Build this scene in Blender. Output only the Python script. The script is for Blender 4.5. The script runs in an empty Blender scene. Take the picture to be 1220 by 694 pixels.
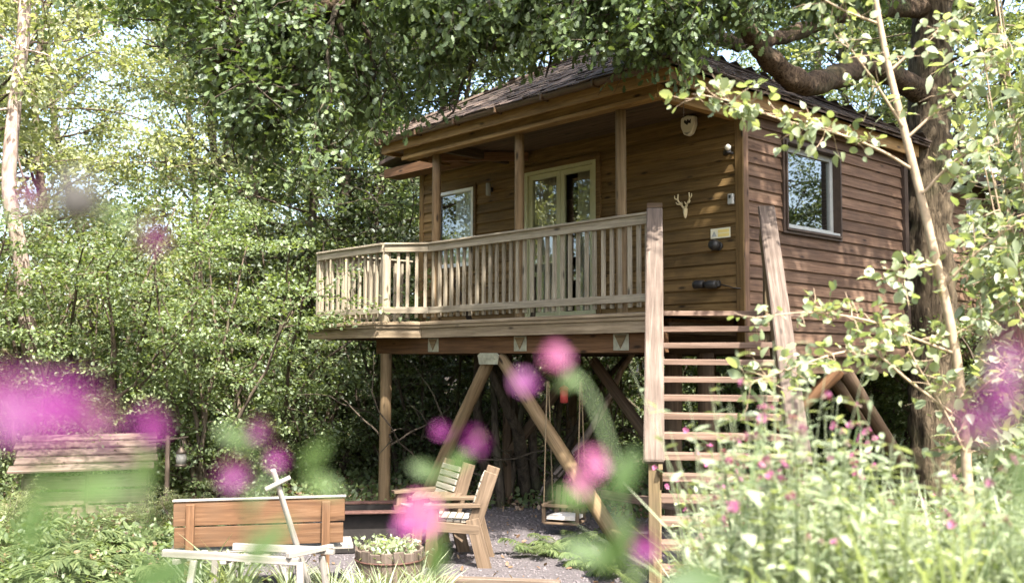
import bpy, bmesh, math, random
import numpy as np
from mathutils import Vector, Matrix
R = math.radians
random.seed(7)
rng = np.random.default_rng(7)
SC = bpy.context.scene
COL = SC.collection

# ------------------------------------------------------------------ camera, sky, sun, exposure
DZ = 2.5                                   # deck height above the clearing
CAM = np.array([7.170, -8.131, DZ - 0.534])
YAW, PIT, ROL = -0.83076, 0.0710, 0.00423
FPX = 1186.0                               # focal length in photo pixels (1220 wide): a 35 mm lens
_s, _c = math.sin(YAW), math.cos(YAW)
FW = np.array([_s * math.cos(PIT), _c * math.cos(PIT), math.sin(PIT)])
RT = np.array([_c, -_s, 0.0]); UP = np.cross(RT, FW)
RT, UP = RT * math.cos(ROL) + UP * math.sin(ROL), UP * math.cos(ROL) - RT * math.sin(ROL)
HF = np.array([_s, _c]); HR = np.array([_c, -_s])       # horizontal forward / right

def PX(x, y, depth):
    """photo pixel + forward depth (m) -> world point"""
    p = CAM + depth * (FW + RT * (x - 610) / FPX + UP * (347 - y) / FPX)
    return Vector(p.tolist())

cd = bpy.data.cameras.new('camera'); cam = bpy.data.objects.new('camera', cd); COL.objects.link(cam)
M = Matrix.Identity(4)
for i in range(3):
    M[i][0], M[i][1], M[i][2], M[i][3] = RT[i], UP[i], -FW[i], CAM[i]
cam.matrix_world = M
cd.sensor_width = 36; cd.lens = 36 * FPX / 1220
cd.clip_start = 0.05; cd.clip_end = 2000
cd.dof.use_dof = True; cd.dof.focus_distance = 11.3; cd.dof.aperture_fstop = 2.0
SC.camera = cam

SUN_AZ, SUN_EL = R(-20), R(56)              # direction towards the sun: azimuth from +X, elevation
w = bpy.data.worlds.new('World'); SC.world = w; w.use_nodes = True
nt = w.node_tree; bg = nt.nodes['Background']
sky = nt.nodes.new('ShaderNodeTexSky'); sky.sky_type = 'NISHITA'; sky.sun_disc = False
sky.sun_elevation = SUN_EL; sky.sun_rotation = math.pi / 2 - SUN_AZ
sky.air_density = 1.0; sky.dust_density = 4.0; sky.ozone_density = 0.8
nt.links.new(sky.outputs[0], bg.inputs[0]); bg.inputs[1].default_value = 0.15
sd = bpy.data.lights.new('sun', 'SUN'); so = bpy.data.objects.new('sun', sd); COL.objects.link(so)
sd.energy = 3.7; sd.angle = R(0.53); sd.color = (1.0, 0.94, 0.86)
sv = Vector((math.cos(SUN_EL) * math.cos(SUN_AZ), math.cos(SUN_EL) * math.sin(SUN_AZ), math.sin(SUN_EL)))
so.rotation_euler = sv.to_track_quat('Z', 'Y').to_euler(); so.location = (20, 0, 30)
vs = SC.view_settings; vs.view_transform = 'Standard'; vs.look = 'None'; vs.gamma = 1.0
vs.use_curve_mapping = False; vs.exposure = 2.5
cy = SC.cycles
cy.use_denoising = True
try: cy.denoiser = 'OPENIMAGEDENOISE'
except Exception: pass
cy.max_bounces = 7; cy.diffuse_bounces = 4; cy.glossy_bounces = 3; cy.transmission_bounces = 5
cy.transparent_max_bounces = 8; cy.caustics_reflective = False; cy.caustics_refractive = False
cy.sample_clamp_indirect = 8

# ------------------------------------------------------------------ materials
def new_mat(name):
    m = bpy.data.materials.new(name); m.use_nodes = True
    n = m.node_tree.nodes; n.clear()
    out = n.new('ShaderNodeOutputMaterial')
    return m, n, m.node_tree.links, out

def N(n, t, **kw):
    o = n.new(t)
    for k, v in kw.items():
        if hasattr(o, k): setattr(o, k, v)
        else: o.inputs[k].default_value = v
    return o

def ramp(n, pts):
    r = n.new('ShaderNodeValToRGB'); e = r.color_ramp.elements
    while len(e) < len(pts): e.new(0.5)
    for el, (p, c) in zip(e, pts):
        el.position = p; el.color = (*c, 1) if len(c) == 3 else c
    return r

def mixc(n, l, a, b, f, mode='MIX'):
    m = n.new('ShaderNodeMix'); m.data_type = 'RGBA'; m.blend_type = mode
    for sock, v in ((m.inputs[0], f), (m.inputs[6], a), (m.inputs[7], b)):
        if hasattr(v, 'is_linked'): l.new(v, sock)
        elif isinstance(v, (int, float)): sock.default_value = v
        else: sock.default_value = (*v, 1)
    return m.outputs[2]

def wood(name, dark, mid, light, rough=0.75, stain=0.35, stainc=(0.05, 0.04, 0.03), var=0.35, grain=1.0, moss=0.0):
    """timber: grain along the piece's own X, knots, per-piece tone, weather stains"""
    m, n, l, out = new_mat(name)
    tc = N(n, 'ShaderNodeTexCoord'); oi = N(n, 'ShaderNodeObjectInfo')
    off = n.new('ShaderNodeVectorMath'); off.operation = 'MULTIPLY_ADD'
    comb = N(n, 'ShaderNodeCombineXYZ')
    l.new(oi.outputs['Random'], comb.inputs[0]); l.new(oi.outputs['Random'], comb.inputs[1]); l.new(oi.outputs['Random'], comb.inputs[2])
    l.new(comb.outputs[0], off.inputs[0]); off.inputs[1].default_value = (37, 17, 53); l.new(tc.outputs['Object'], off.inputs[2])
    mp = N(n, 'ShaderNodeMapping'); mp.inputs['Scale'].default_value = (1.3, 26, 26); l.new(off.outputs[0], mp.inputs[0])
    g = N(n, 'ShaderNodeTexNoise', Scale=1.4 * grain, Detail=6.0, Roughness=0.62, Distortion=0.5); l.new(mp.outputs[0], g.inputs['Vector'])
    rp = ramp(n, [(0.28, dark), (0.52, mid), (0.78, light)]); l.new(g.outputs[0], rp.inputs[0])
    # knots
    mk = N(n, 'ShaderNodeMapping'); mk.inputs['Scale'].default_value = (2.2, 7, 7); l.new(off.outputs[0], mk.inputs[0])
    vk = N(n, 'ShaderNodeTexVoronoi', Scale=1.0); l.new(mk.outputs[0], vk.inputs['Vector'])
    rk = ramp(n, [(0.06, (1, 1, 1)), (0.16, (0, 0, 0))]); l.new(vk.outputs['Distance'], rk.inputs[0])
    c1 = mixc(n, l, rp.outputs[0], tuple(x * 0.35 for x in dark), rk.outputs[0])
    # broad weather stains
    bn = N(n, 'ShaderNodeTexNoise', Scale=2.3, Detail=5.0, Roughness=0.6); l.new(off.outputs[0], bn.inputs['Vector'])
    rb = ramp(n, [(0.45, (0, 0, 0)), (0.72, (stain,) * 3)]); l.new(bn.outputs[0], rb.inputs[0])
    c2 = mixc(n, l, c1, stainc, rb.outputs[0])
    # per-piece tone
    mr = N(n, 'ShaderNodeMapRange'); mr.inputs[3].default_value = 1 - var; mr.inputs[4].default_value = 1 + var
    l.new(oi.outputs['Random'], mr.inputs[0])
    hs = N(n, 'ShaderNodeHueSaturation'); l.new(mr.outputs[0], hs.inputs['Value']); l.new(c2, hs.inputs['Color'])
    col = hs.outputs[0]
    if moss > 0:
        mn = N(n, 'ShaderNodeTexNoise', Scale=5.0, Detail=6.0, Roughness=0.7); l.new(off.outputs[0], mn.inputs['Vector'])
        rm = ramp(n, [(0.52, (0, 0, 0)), (0.7, (moss,) * 3)]); l.new(mn.outputs[0], rm.inputs[0])
        col = mixc(n, l, col, (0.075, 0.085, 0.03), rm.outputs[0])
    p = N(n, 'ShaderNodeBsdfPrincipled', Roughness=rough); p.inputs['Specular IOR Level'].default_value = 0.25
    l.new(col, p.inputs['Base Color'])
    b = N(n, 'ShaderNodeBump', Strength=0.45, Distance=0.006); l.new(g.outputs[0], b.inputs['Height']); l.new(b.outputs[0], p.inputs['Normal'])
    l.new(p.outputs[0], out.inputs[0])
    return m

def leafmat(name, c_dark, c_mid, c_light, trans=0.4, gloss=0.03, rough=0.5, tcol=1.5):
    """leaf: diffuse + light through the blade, tone per leaf from the tint attribute"""
    m, n, l, out = new_mat(name)
    at = N(n, 'ShaderNodeAttribute', attribute_name='tint')
    rp = ramp(n, [(0.0, c_dark), (0.5, c_mid), (1.0, c_light)]); l.new(at.outputs['Fac'], rp.inputs[0])
    oi = N(n, 'ShaderNodeObjectInfo')
    mr = N(n, 'ShaderNodeMapRange'); mr.inputs[3].default_value = 0.8; mr.inputs[4].default_value = 1.2
    l.new(oi.outputs['Random'], mr.inputs[0])
    hs = N(n, 'ShaderNodeHueSaturation'); l.new(mr.outputs[0], hs.inputs['Value']); l.new(rp.outputs[0], hs.inputs['Color'])
    d = N(n, 'ShaderNodeBsdfDiffuse'); l.new(hs.outputs[0], d.inputs[0])
    tr = N(n, 'ShaderNodeBsdfTranslucent')
    tm = mixc(n, l, hs.outputs[0], (tcol, tcol * 1.0, tcol * 0.45), 1.0, 'MULTIPLY'); l.new(tm, tr.inputs[0])
    ms = N(n, 'ShaderNodeMixShader'); ms.inputs[0].default_value = trans
    l.new(d.outputs[0], ms.inputs[1]); l.new(tr.outputs[0], ms.inputs[2])
    g = N(n, 'ShaderNodeBsdfGlossy', Roughness=rough); g.inputs[0].default_value = (0.9, 0.95, 1, 1)
    m2 = N(n, 'ShaderNodeMixShader'); m2.inputs[0].default_value = gloss
    l.new(ms.outputs[0], m2.inputs[1]); l.new(g.outputs[0], m2.inputs[2])
    l.new(m2.outputs[0], out.inputs[0])
    return m

def plain(name, col, rough=0.6, metal=0.0, noise=0.25, scale=12.0, bump=0.0, spec=0.4):
    m, n, l, out = new_mat(name)
    tc = N(n, 'ShaderNodeTexCoord')
    t = N(n, 'ShaderNodeTexNoise', Scale=scale, Detail=6.0, Roughness=0.6); l.new(tc.outputs['Object'], t.inputs['Vector'])
    rp = ramp(n, [(0.3, tuple(c * (1 - noise) for c in col)), (0.7, tuple(min(1, c * (1 + noise)) for c in col))]); l.new(t.outputs[0], rp.inputs[0])
    p = N(n, 'ShaderNodeBsdfPrincipled', Roughness=rough, Metallic=metal); p.inputs['Specular IOR Level'].default_value = spec
    l.new(rp.outputs[0], p.inputs['Base Color'])
    if bump:
        b = N(n, 'ShaderNodeBump', Strength=bump, Distance=0.01); l.new(t.outputs[0], b.inputs['Height']); l.new(b.outputs[0], p.inputs['Normal'])
    l.new(p.outputs[0], out.inputs[0])
    return m

def bark(name, dark, light, sx=9, sz=1.6, strength=0.9):
    m, n, l, out = new_mat(name)
    tc = N(n, 'ShaderNodeTexCoord')
    mp = N(n, 'ShaderNodeMapping'); mp.inputs['Scale'].default_value = (sx, sx, sz); l.new(tc.outputs['Object'], mp.inputs[0])
    v = N(n, 'ShaderNodeTexNoise', Scale=1.6, Detail=8.0, Roughness=0.65, Distortion=0.8); l.new(mp.outputs[0], v.inputs['Vector'])
    rp = ramp(n, [(0.36, dark), (0.62, light)]); l.new(v.outputs[0], rp.inputs[0])
    t2 = N(n, 'ShaderNodeTexNoise', Scale=1.7, Detail=4.0); l.new(tc.outputs['Object'], t2.inputs['Vector'])
    r2 = ramp(n, [(0.5, (0, 0, 0)), (0.7, (0.5, 0.5, 0.5))]); l.new(t2.outputs[0], r2.inputs[0])
    c = mixc(n, l, rp.outputs[0], (0.05, 0.065, 0.025), r2.outputs[0])
    p = N(n, 'ShaderNodeBsdfPrincipled', Roughness=0.9); p.inputs['Specular IOR Level'].default_value = 0.15
    l.new(c, p.inputs['Base Color'])
    b = N(n, 'ShaderNodeBump', Strength=strength, Distance=0.04); l.new(v.outputs[0], b.inputs['Height']); l.new(b.outputs[0], p.inputs['Normal'])
    l.new(p.outputs[0], out.inputs[0])
    return m

def glassmat():
    m, n, l, out = new_mat('window_glass')
    lw = N(n, 'ShaderNodeLayerWeight'); lw.inputs['Blend'].default_value = 0.5
    fr = N(n, 'ShaderNodeMath', operation='POWER'); l.new(lw.outputs['Facing'], fr.inputs[0]); fr.inputs[1].default_value = 3.0
    mr = N(n, 'ShaderNodeMapRange'); mr.inputs[3].default_value = 0.12; mr.inputs[4].default_value = 1.0; l.new(fr.outputs[0], mr.inputs[0])
    tc = N(n, 'ShaderNodeTexCoord')
    t = N(n, 'ShaderNodeTexNoise', Scale=1.6, Detail=1.0); l.new(tc.outputs['Object'], t.inputs['Vector'])
    b = N(n, 'ShaderNodeBump', Strength=0.05, Distance=0.02); l.new(t.outputs[0], b.inputs['Height'])
    tr = N(n, 'ShaderNodeBsdfTransparent'); tr.inputs[0].default_value = (0.85, 0.88, 0.86, 1)
    g = N(n, 'ShaderNodeBsdfGlossy', Roughness=0.01); l.new(b.outputs[0], g.inputs['Normal'])
    ms = N(n, 'ShaderNodeMixShader'); l.new(mr.outputs[0], ms.inputs[0]); l.new(tr.outputs[0], ms.inputs[1]); l.new(g.outputs[0], ms.inputs[2])
    l.new(ms.outputs[0], out.inputs[0])
    return m

def groundmat():
    m, n, l, out = new_mat('woodland_soil')
    tc = N(n, 'ShaderNodeTexCoord')
    a = N(n, 'ShaderNodeTexNoise', Scale=0.6, Detail=8.0, Roughness=0.65); l.new(tc.outputs['Object'], a.inputs['Vector'])
    b = N(n, 'ShaderNodeTexNoise', Scale=14.0, Detail=6.0, Roughness=0.7); l.new(tc.outputs['Object'], b.inputs['Vector'])
    r1 = ramp(n, [(0.35, (0.035, 0.026, 0.017)), (0.5, (0.075, 0.055, 0.035)), (0.65, (0.045, 0.06, 0.022))]); l.new(a.outputs[0], r1.inputs[0])
    r2 = ramp(n, [(0.3, (0.5, 0.5, 0.5)), (0.75, (1.5, 1.4, 1.2))]); l.new(b.outputs[0], r2.inputs[0])
    c = mixc(n, l, r1.outputs[0], r2.outputs[0], 1.0, 'MULTIPLY')
    p = N(n, 'ShaderNodeBsdfPrincipled', Roughness=0.95); l.new(c, p.inputs['Base Color'])
    bp = N(n, 'ShaderNodeBump', Strength=0.8, Distance=0.03); l.new(b.outputs[0], bp.inputs['Height']); l.new(bp.outputs[0], p.inputs['Normal'])
    l.new(p.outputs[0], out.inputs[0])
    return m

MT = {}
MT['clad_front'] = wood('stained_cladding', (0.062, 0.036, 0.012), (0.135, 0.083, 0.03), (0.2, 0.13, 0.053), 0.75, 0.45, (0.05, 0.03, 0.014), 0.22)
MT['clad_side'] = wood('weathered_cladding', (0.052, 0.029, 0.018), (0.112, 0.067, 0.042), (0.185, 0.122, 0.084), 0.8, 0.5, (0.045, 0.03, 0.022), 0.32)
MT['fascia'] = wood('honey_fascia', (0.11, 0.06, 0.02), (0.235, 0.14, 0.05), (0.33, 0.21, 0.085), 0.65, 0.35, (0.08, 0.045, 0.018), 0.12)
MT['rail'] = wood('silvered_rail', (0.15, 0.125, 0.088), (0.285, 0.245, 0.18), (0.4, 0.355, 0.275), 0.85, 0.4, (0.15, 0.12, 0.085), 0.16, moss=0.25)
MT['deck'] = wood('deck_timber', (0.12, 0.088, 0.055), (0.24, 0.185, 0.12), (0.35, 0.275, 0.19), 0.85, 0.4, (0.13, 0.085, 0.05), 0.2)
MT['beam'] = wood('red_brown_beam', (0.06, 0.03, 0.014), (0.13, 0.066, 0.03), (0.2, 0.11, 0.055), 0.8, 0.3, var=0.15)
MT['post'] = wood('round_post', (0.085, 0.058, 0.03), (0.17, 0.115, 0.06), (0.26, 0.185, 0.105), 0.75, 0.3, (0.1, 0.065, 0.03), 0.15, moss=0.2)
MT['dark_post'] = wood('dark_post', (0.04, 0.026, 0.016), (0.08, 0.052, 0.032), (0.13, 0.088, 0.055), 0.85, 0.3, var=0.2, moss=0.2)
MT['stair'] = wood('stair_timber', (0.07, 0.046, 0.034), (0.145, 0.098, 0.073), (0.25, 0.178, 0.14), 0.85, 0.55, (0.12, 0.08, 0.055), 0.18)
MT['handrail'] = wood('weathered_handrail', (0.055, 0.041, 0.032), (0.115, 0.088, 0.07), (0.2, 0.16, 0.132), 0.85, 0.55, (0.06, 0.045, 0.035), 0.1)
MT['string'] = wood('mossy_stringer', (0.055, 0.04, 0.02), (0.11, 0.08, 0.042), (0.18, 0.135, 0.078), 0.85, 0.4, var=0.15, moss=0.45)
MT['shingle'] = wood('cedar_shingle', (0.034, 0.024, 0.019), (0.078, 0.056, 0.044), (0.15, 0.115, 0.092), 0.9, 0.5, (0.035, 0.025, 0.02), 0.45, moss=0.25)
MT['bench'] = wood('orange_bench_wood', (0.06, 0.03, 0.014), (0.12, 0.062, 0.03), (0.19, 0.115, 0.066), 0.7, 0.5, (0.1, 0.065, 0.04), 0.2)
MT['pale'] = wood('bleached_wood', (0.15, 0.135, 0.12), (0.25, 0.23, 0.205), (0.35, 0.33, 0.3), 0.9, 0.3, (0.2, 0.18, 0.15), 0.1)
MT['chair'] = wood('chair_timber', (0.06, 0.042, 0.027), (0.125, 0.088, 0.057), (0.2, 0.145, 0.1), 0.8, 0.4, (0.09, 0.06, 0.035), 0.15)
MT['slat'] = wood('sun_tinted_slat', (0.16, 0.14, 0.11), (0.28, 0.25, 0.205), (0.38, 0.345, 0.29), 0.8, 0.3, (0.13, 0.1, 0.07), 0.12)  # paler than the chair timber: sunlight on the slats put into the colour
MT['shed'] = wood('shed_boards', (0.065, 0.047, 0.034), (0.14, 0.105, 0.08), (0.24, 0.195, 0.155), 0.85, 0.45, (0.1, 0.07, 0.045), 0.25, moss=0.2)
MT['shed_roof'] = wood('shed_roof_boards', (0.06, 0.043, 0.035), (0.125, 0.092, 0.076), (0.22, 0.175, 0.15), 0.85, 0.45, (0.12, 0.075, 0.055), 0.25)
MT['door_paint'] = plain('olive_cream_paint', (0.42, 0.42, 0.25), 0.5, noise=0.08)
MT['white_frame'] = plain('white_window_paint', (0.62, 0.64, 0.62), 0.45, noise=0.06)
MT['grey_frame'] = plain('pale_grey_frame', (0.27, 0.285, 0.28), 0.45, noise=0.1)
MT['dark_reveal'] = plain('dark_brown_reveal', (0.04, 0.026, 0.018), 0.7)
MT['inside'] = plain('dim_room_paint', (0.10, 0.085, 0.07), 0.9)
MT['curtain'] = plain('white_curtain_cloth', (0.7, 0.72, 0.74), 0.95, noise=0.05, scale=30)
MT['curtain_beige'] = plain('beige_curtain_cloth', (0.5, 0.45, 0.36), 0.95, noise=0.08, scale=30)
MT['gutter'] = plain('brown_gutter_plastic', (0.075, 0.045, 0.024), 0.4)
MT['galv'] = plain('weathered_galvanised_plate', (0.33, 0.32, 0.24), 0.6, 0.35, 0.3)
MT['white_plastic'] = plain('white_plastic', (0.72, 0.69, 0.62), 0.4, noise=0.05)
MT['black'] = plain('black_plastic', (0.018, 0.017, 0.016), 0.45)
MT['bone'] = plain('pale_gilt_bone', (0.6, 0.5, 0.3), 0.5, noise=0.15)
MT['sign_white'] = plain('cream_sign', (0.7, 0.66, 0.5), 0.5, noise=0.05)
MT['sign_yellow'] = plain('yellow_print', (0.72, 0.58, 0.2), 0.5, noise=0.05)
MT['grey_box'] = plain('grey_box', (0.34, 0.35, 0.33), 0.5)
MT['red'] = plain('red_feeder_plastic', (0.45, 0.06, 0.05), 0.5)
MT['rust'] = plain('rusty_steel', (0.09, 0.045, 0.035), 0.7, 0.4, 0.4, 20)
MT['soot'] = plain('sooty_steel', (0.02, 0.017, 0.015), 0.8, 0.3, 0.3)
MT['stone'] = plain('grey_stone', (0.3, 0.29, 0.27), 0.9, 0, 0.35, 9, 0.5)
MT['gravel'] = plain('mauve_gravel', (0.075, 0.066, 0.068), 0.9, 0, 0.45, 45, 0.8)
MT['pebble'] = plain('pebble_stone', (0.12, 0.105, 0.108), 0.85, 0, 0.5, 6)
MT['lamp_metal'] = plain('aged_lantern_metal', (0.16, 0.13, 0.1), 0.45, 0.7, 0.3)
MT['lamp_glass'] = plain('cloudy_lantern_glass', (0.3, 0.29, 0.25), 0.25)
MT['cushion'] = plain('pale_cushion_cloth', (0.62, 0.58, 0.52), 0.95)
MT['cord'] = plain('hemp_rope', (0.2, 0.15, 0.09), 0.95, 0, 0.3, 60)
MT['glass'] = glassmat()
MT['soil'] = groundmat()
MT['oak_bark'] = bark('oak_bark', (0.025, 0.018, 0.011), (0.125, 0.096, 0.062), 14, 2.2, 1.0)
MT['limb_bark'] = bark('warm_limb_bark', (0.025, 0.017, 0.011), (0.12, 0.084, 0.055), 16, 12, 1.0)
MT['tree_bark'] = bark('woodland_bark', (0.045, 0.034, 0.024), (0.15, 0.118, 0.088))
MT['pale_bark'] = bark('pinkish_pale_bark', (0.16, 0.115, 0.095), (0.4, 0.32, 0.28), 6, 2, 0.5)
MT['twig_bark'] = plain('smooth_twig_bark', (0.3, 0.225, 0.15), 0.8, 0, 0.3, 20)
MT['dark_bark'] = bark('dark_shrub_bark', (0.025, 0.02, 0.015), (0.085, 0.068, 0.05))
MT['oak_leaf'] = leafmat('oak_leaf', (0.036, 0.058, 0.02), (0.074, 0.108, 0.036), (0.13, 0.165, 0.062), 0.42, tcol=1.35)
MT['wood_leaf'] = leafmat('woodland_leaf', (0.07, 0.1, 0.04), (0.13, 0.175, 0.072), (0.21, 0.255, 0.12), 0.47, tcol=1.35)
MT['bright_leaf'] = leafmat('sun_tinted_leaf', (0.145, 0.168, 0.07), (0.245, 0.272, 0.135), (0.365, 0.385, 0.22), 0.5, tcol=1.3)  # lightened leaf tone: sunlight on the wood put into the colour
MT['dark_leaf'] = leafmat('shade_tinted_leaf', (0.035, 0.05, 0.021), (0.065, 0.088, 0.036), (0.11, 0.135, 0.058), 0.4, tcol=1.35)  # darkened leaf tone: shade below oak and deck put into the colour
MT['sap_leaf'] = leafmat('sapling_leaf', (0.12, 0.155, 0.08), (0.21, 0.25, 0.14), (0.33, 0.36, 0.23), 0.45, 0.04)
MT['herb_leaf'] = leafmat('meadow_leaf', (0.13, 0.17, 0.09), (0.26, 0.31, 0.185), (0.42, 0.46, 0.32), 0.42, 0.03)
MT['fern_leaf'] = leafmat('fern_frond', (0.05, 0.08, 0.028), (0.1, 0.135, 0.05), (0.17, 0.2, 0.085), 0.4)
MT['dry_leaf'] = leafmat('dry_leaf_litter', (0.09, 0.05, 0.025), (0.2, 0.125, 0.075), (0.36, 0.27, 0.19), 0.2)
MT['near_leaf'] = leafmat('campion_leaf', (0.035, 0.07, 0.018), (0.06, 0.105, 0.028), (0.09, 0.135, 0.042), 0.42, 0.01, tcol=1.2)
MT['petal'] = leafmat('magenta_petal', (0.13, 0.01, 0.1), (0.17, 0.016, 0.135), (0.22, 0.035, 0.18), 0.4, 0.02, tcol=1.15)
MT['petal_pink'] = leafmat('pink_petal', (0.25, 0.055, 0.14), (0.33, 0.09, 0.2), (0.42, 0.17, 0.29), 0.4, 0.02, tcol=1.15)
MT['calyx'] = leafmat('calyx_skin', (0.12, 0.06, 0.06), (0.16, 0.11, 0.08), (0.2, 0.17, 0.1), 0.25)
MT['bud'] = leafmat('dark_bud_skin', (0.03, 0.025, 0.02), (0.04, 0.035, 0.028), (0.05, 0.045, 0.035), 0.1)
MT['stem'] = leafmat('green_stem', (0.06, 0.1, 0.035), (0.1, 0.145, 0.055), (0.16, 0.2, 0.085), 0.2)

# ------------------------------------------------------------------ scene-graph helpers
WM = {}                                     # object -> world matrix
def link(o, mw, parent=None):
    COL.objects.link(o)
    WM[o] = mw
    if parent is not None:
        o.parent = parent
        o.matrix_basis = WM[parent].inverted() @ mw
    else:
        o.matrix_basis = mw
    return o
def thing(name, label, cat, loc=(0, 0, 0), group=None):
    o = bpy.data.objects.new(name, None); o.empty_display_size = 0.2
    link(o, Matrix.Translation(Vector(loc)))
    return tag(o, label, cat, group)
def tag(o, label, cat, group=None):
    o['label'] = label; o['category'] = cat
    if group: o['group'] = group
    return o
def add(name, mesh, mat, parent=None, mw=None):
    o = bpy.data.objects.new(name, mesh)
    if mat is not None and len(mesh.materials) == 0: mesh.materials.append(MT[mat])
    return link(o, mw or Matrix.Identity(4), parent)
def copy_thing(root, mw):
    """a copy of a thing, its parts and their sub-parts (mesh data shared)"""
    def rec(o, parent, m):
        c = o.copy(); COL.objects.link(c); WM[c] = m
        if parent is None: c.matrix_basis = m
        else: c.parent = parent; c.matrix_basis = o.matrix_basis.copy()
        for ch in KIDS.get(o, ()): rec(ch, c, m @ ch.matrix_basis)
        return c
    return rec(root, None, mw)
KIDS = {}
def kids_index():
    KIDS.clear()
    for o in COL.objects:
        if o.parent is not None: KIDS.setdefault(o.parent, []).append(o)

_MC = {}
def frame(p0, p1, up):
    x = (p1 - p0).normalized(); up = Vector(up)
    y = up.cross(x)
    if y.length < 1e-4: y = Vector((0, 1, 0)).cross(x)
    y.normalize(); z = x.cross(y)
    m = Matrix.Identity(4)
    mid = (p0 + p1) / 2
    for i in range(3): m[i][0], m[i][1], m[i][2], m[i][3] = x[i], y[i], z[i], mid[i]
    return m
def bm_mesh(bm, name):
    me = bpy.data.meshes.new(name); bm.to_mesh(me); bm.free(); return me
def box_me(L, W, T, bev=0.004, mat=None):
    k = ('box', round(L, 3), round(W, 3), round(T, 3), bev, mat)
    if k in _MC: return _MC[k]
    b = min(bev, 0.3 * min(L, W, T)); hx, hy, hz = L / 2, W / 2, T / 2
    bm = bmesh.new(); bmesh.ops.create_cube(bm, size=1, matrix=Matrix.Diagonal((L, W, T, 1)))
    if b > 0: bmesh.ops.bevel(bm, geom=bm.edges[:], offset=b, segments=1, affect='EDGES')
    _MC[k] = bm_mesh(bm, 'plank'); return _MC[k]
def plank(name, p0, p1, W, T, mat, parent, up=(0, 0, 1), bev=0.004):
    """board from p0 to p1; W across, T along up"""
    p0, p1 = Vector(p0), Vector(p1)
    return add(name, box_me((p1 - p0).length, W, T, bev, mat), mat, parent, frame(p0, p1, up))
def pole_me(L, r0, r1, sides=14, wob=0.0, mat=None, rounded=True):
    k = ('pole', round(L, 3), round(r0, 4), round(r1, 4), sides, wob, mat)
    if k in _MC: return _MC[k]
    n = max(2, int(L / 0.3) + 1); V = []; F = []
    ph = random.random() * 6
    st = [(-L / 2, r0 * 0.9), (-L / 2 + 0.008, r0)] + [(-L / 2 + L * i / n, r0 + (r1 - r0) * i / n) for i in range(1, n)] + [(L / 2 - 0.008, r1), (L / 2, r1 * 0.9)]
    for i, (x, r) in enumerate(st):
        oy, oz = wob * math.sin(x * 2.1 + ph), wob * math.cos(x * 1.7 + ph * 2)
        for j in range(sides):
            a = 2 * math.pi * j / sides
            rr = r * (1 + 0.03 * math.sin(3 * a + x * 3 + ph))
            V.append((x, oy + rr * math.cos(a), oz + rr * math.sin(a)))
    for i in range(len(st) - 1):
        for j in range(sides):
            F.append((i * sides + j, i * sides + (j + 1) % sides, (i + 1) * sides + (j + 1) % sides, (i + 1) * sides + j))
    F.append(tuple(range(sides))[::-1]); F.append(tuple((len(st) - 1) * sides + j for j in range(sides)))
    me = bpy.data.meshes.new('pole'); me.from_pydata(V, [], F)
    me.polygons.foreach_set('use_smooth', [True] * (len(F) - 2) + [False] * 2)
    _MC[k] = me; return me
def pole(name, p0, p1, r0, r1, mat, parent, sides=14, wob=0.004):
    p0, p1 = Vector(p0), Vector(p1)
    return add(name, pole_me((p1 - p0).length, r0, r1, sides, wob, mat), mat, parent, frame(p0, p1, (0.3, 0.2, 1)))
def prism(name, pts, depth, mat, parent, mw, bev=0.0):
    """extruded outline: pts in local XY, from z=0 to depth"""
    bm = bmesh.new(); vs_ = [bm.verts.new((x, y, 0)) for x, y in pts]; f = bm.faces.new(vs_)
    r = bmesh.ops.extrude_face_region(bm, geom=[f])
    bmesh.ops.translate(bm, verts=[v for v in r['geom'] if isinstance(v, bmesh.types.BMVert)], vec=(0, 0, depth))
    bmesh.ops.recalc_face_normals(bm, faces=bm.faces[:])
    if bev: bmesh.ops.bevel(bm, geom=bm.edges[:], offset=bev, segments=1, affect='EDGES')
    return add(name, bm_mesh(bm, name), mat, parent, mw)
def mat_axes(o, x, y, z):
    m = Matrix.Identity(4)
    for i in range(3): m[i][0], m[i][1], m[i][2], m[i][3] = x[i], y[i], z[i], o[i]
    return m
def lathe_me(prof, sides=16, name='lathe'):
    V = []; F = []
    for z, r in prof:
        for j in range(sides):
            a = 2 * math.pi * j / sides; V.append((r * math.cos(a), r * math.sin(a), z))
    for i in range(len(prof) - 1):
        for j in range(sides):
            F.append((i * sides + j, i * sides + (j + 1) % sides, (i + 1) * sides + (j + 1) % sides, (i + 1) * sides + j))
    F.append(tuple(range(sides))[::-1]); F.append(tuple((len(prof) - 1) * sides + j for j in range(sides)))
    me = bpy.data.meshes.new(name); me.from_pydata(V, [], F)
    me.polygons.foreach_set('use_smooth', [True] * (len(F) - 2) + [False] * 2)
    return me

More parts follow.
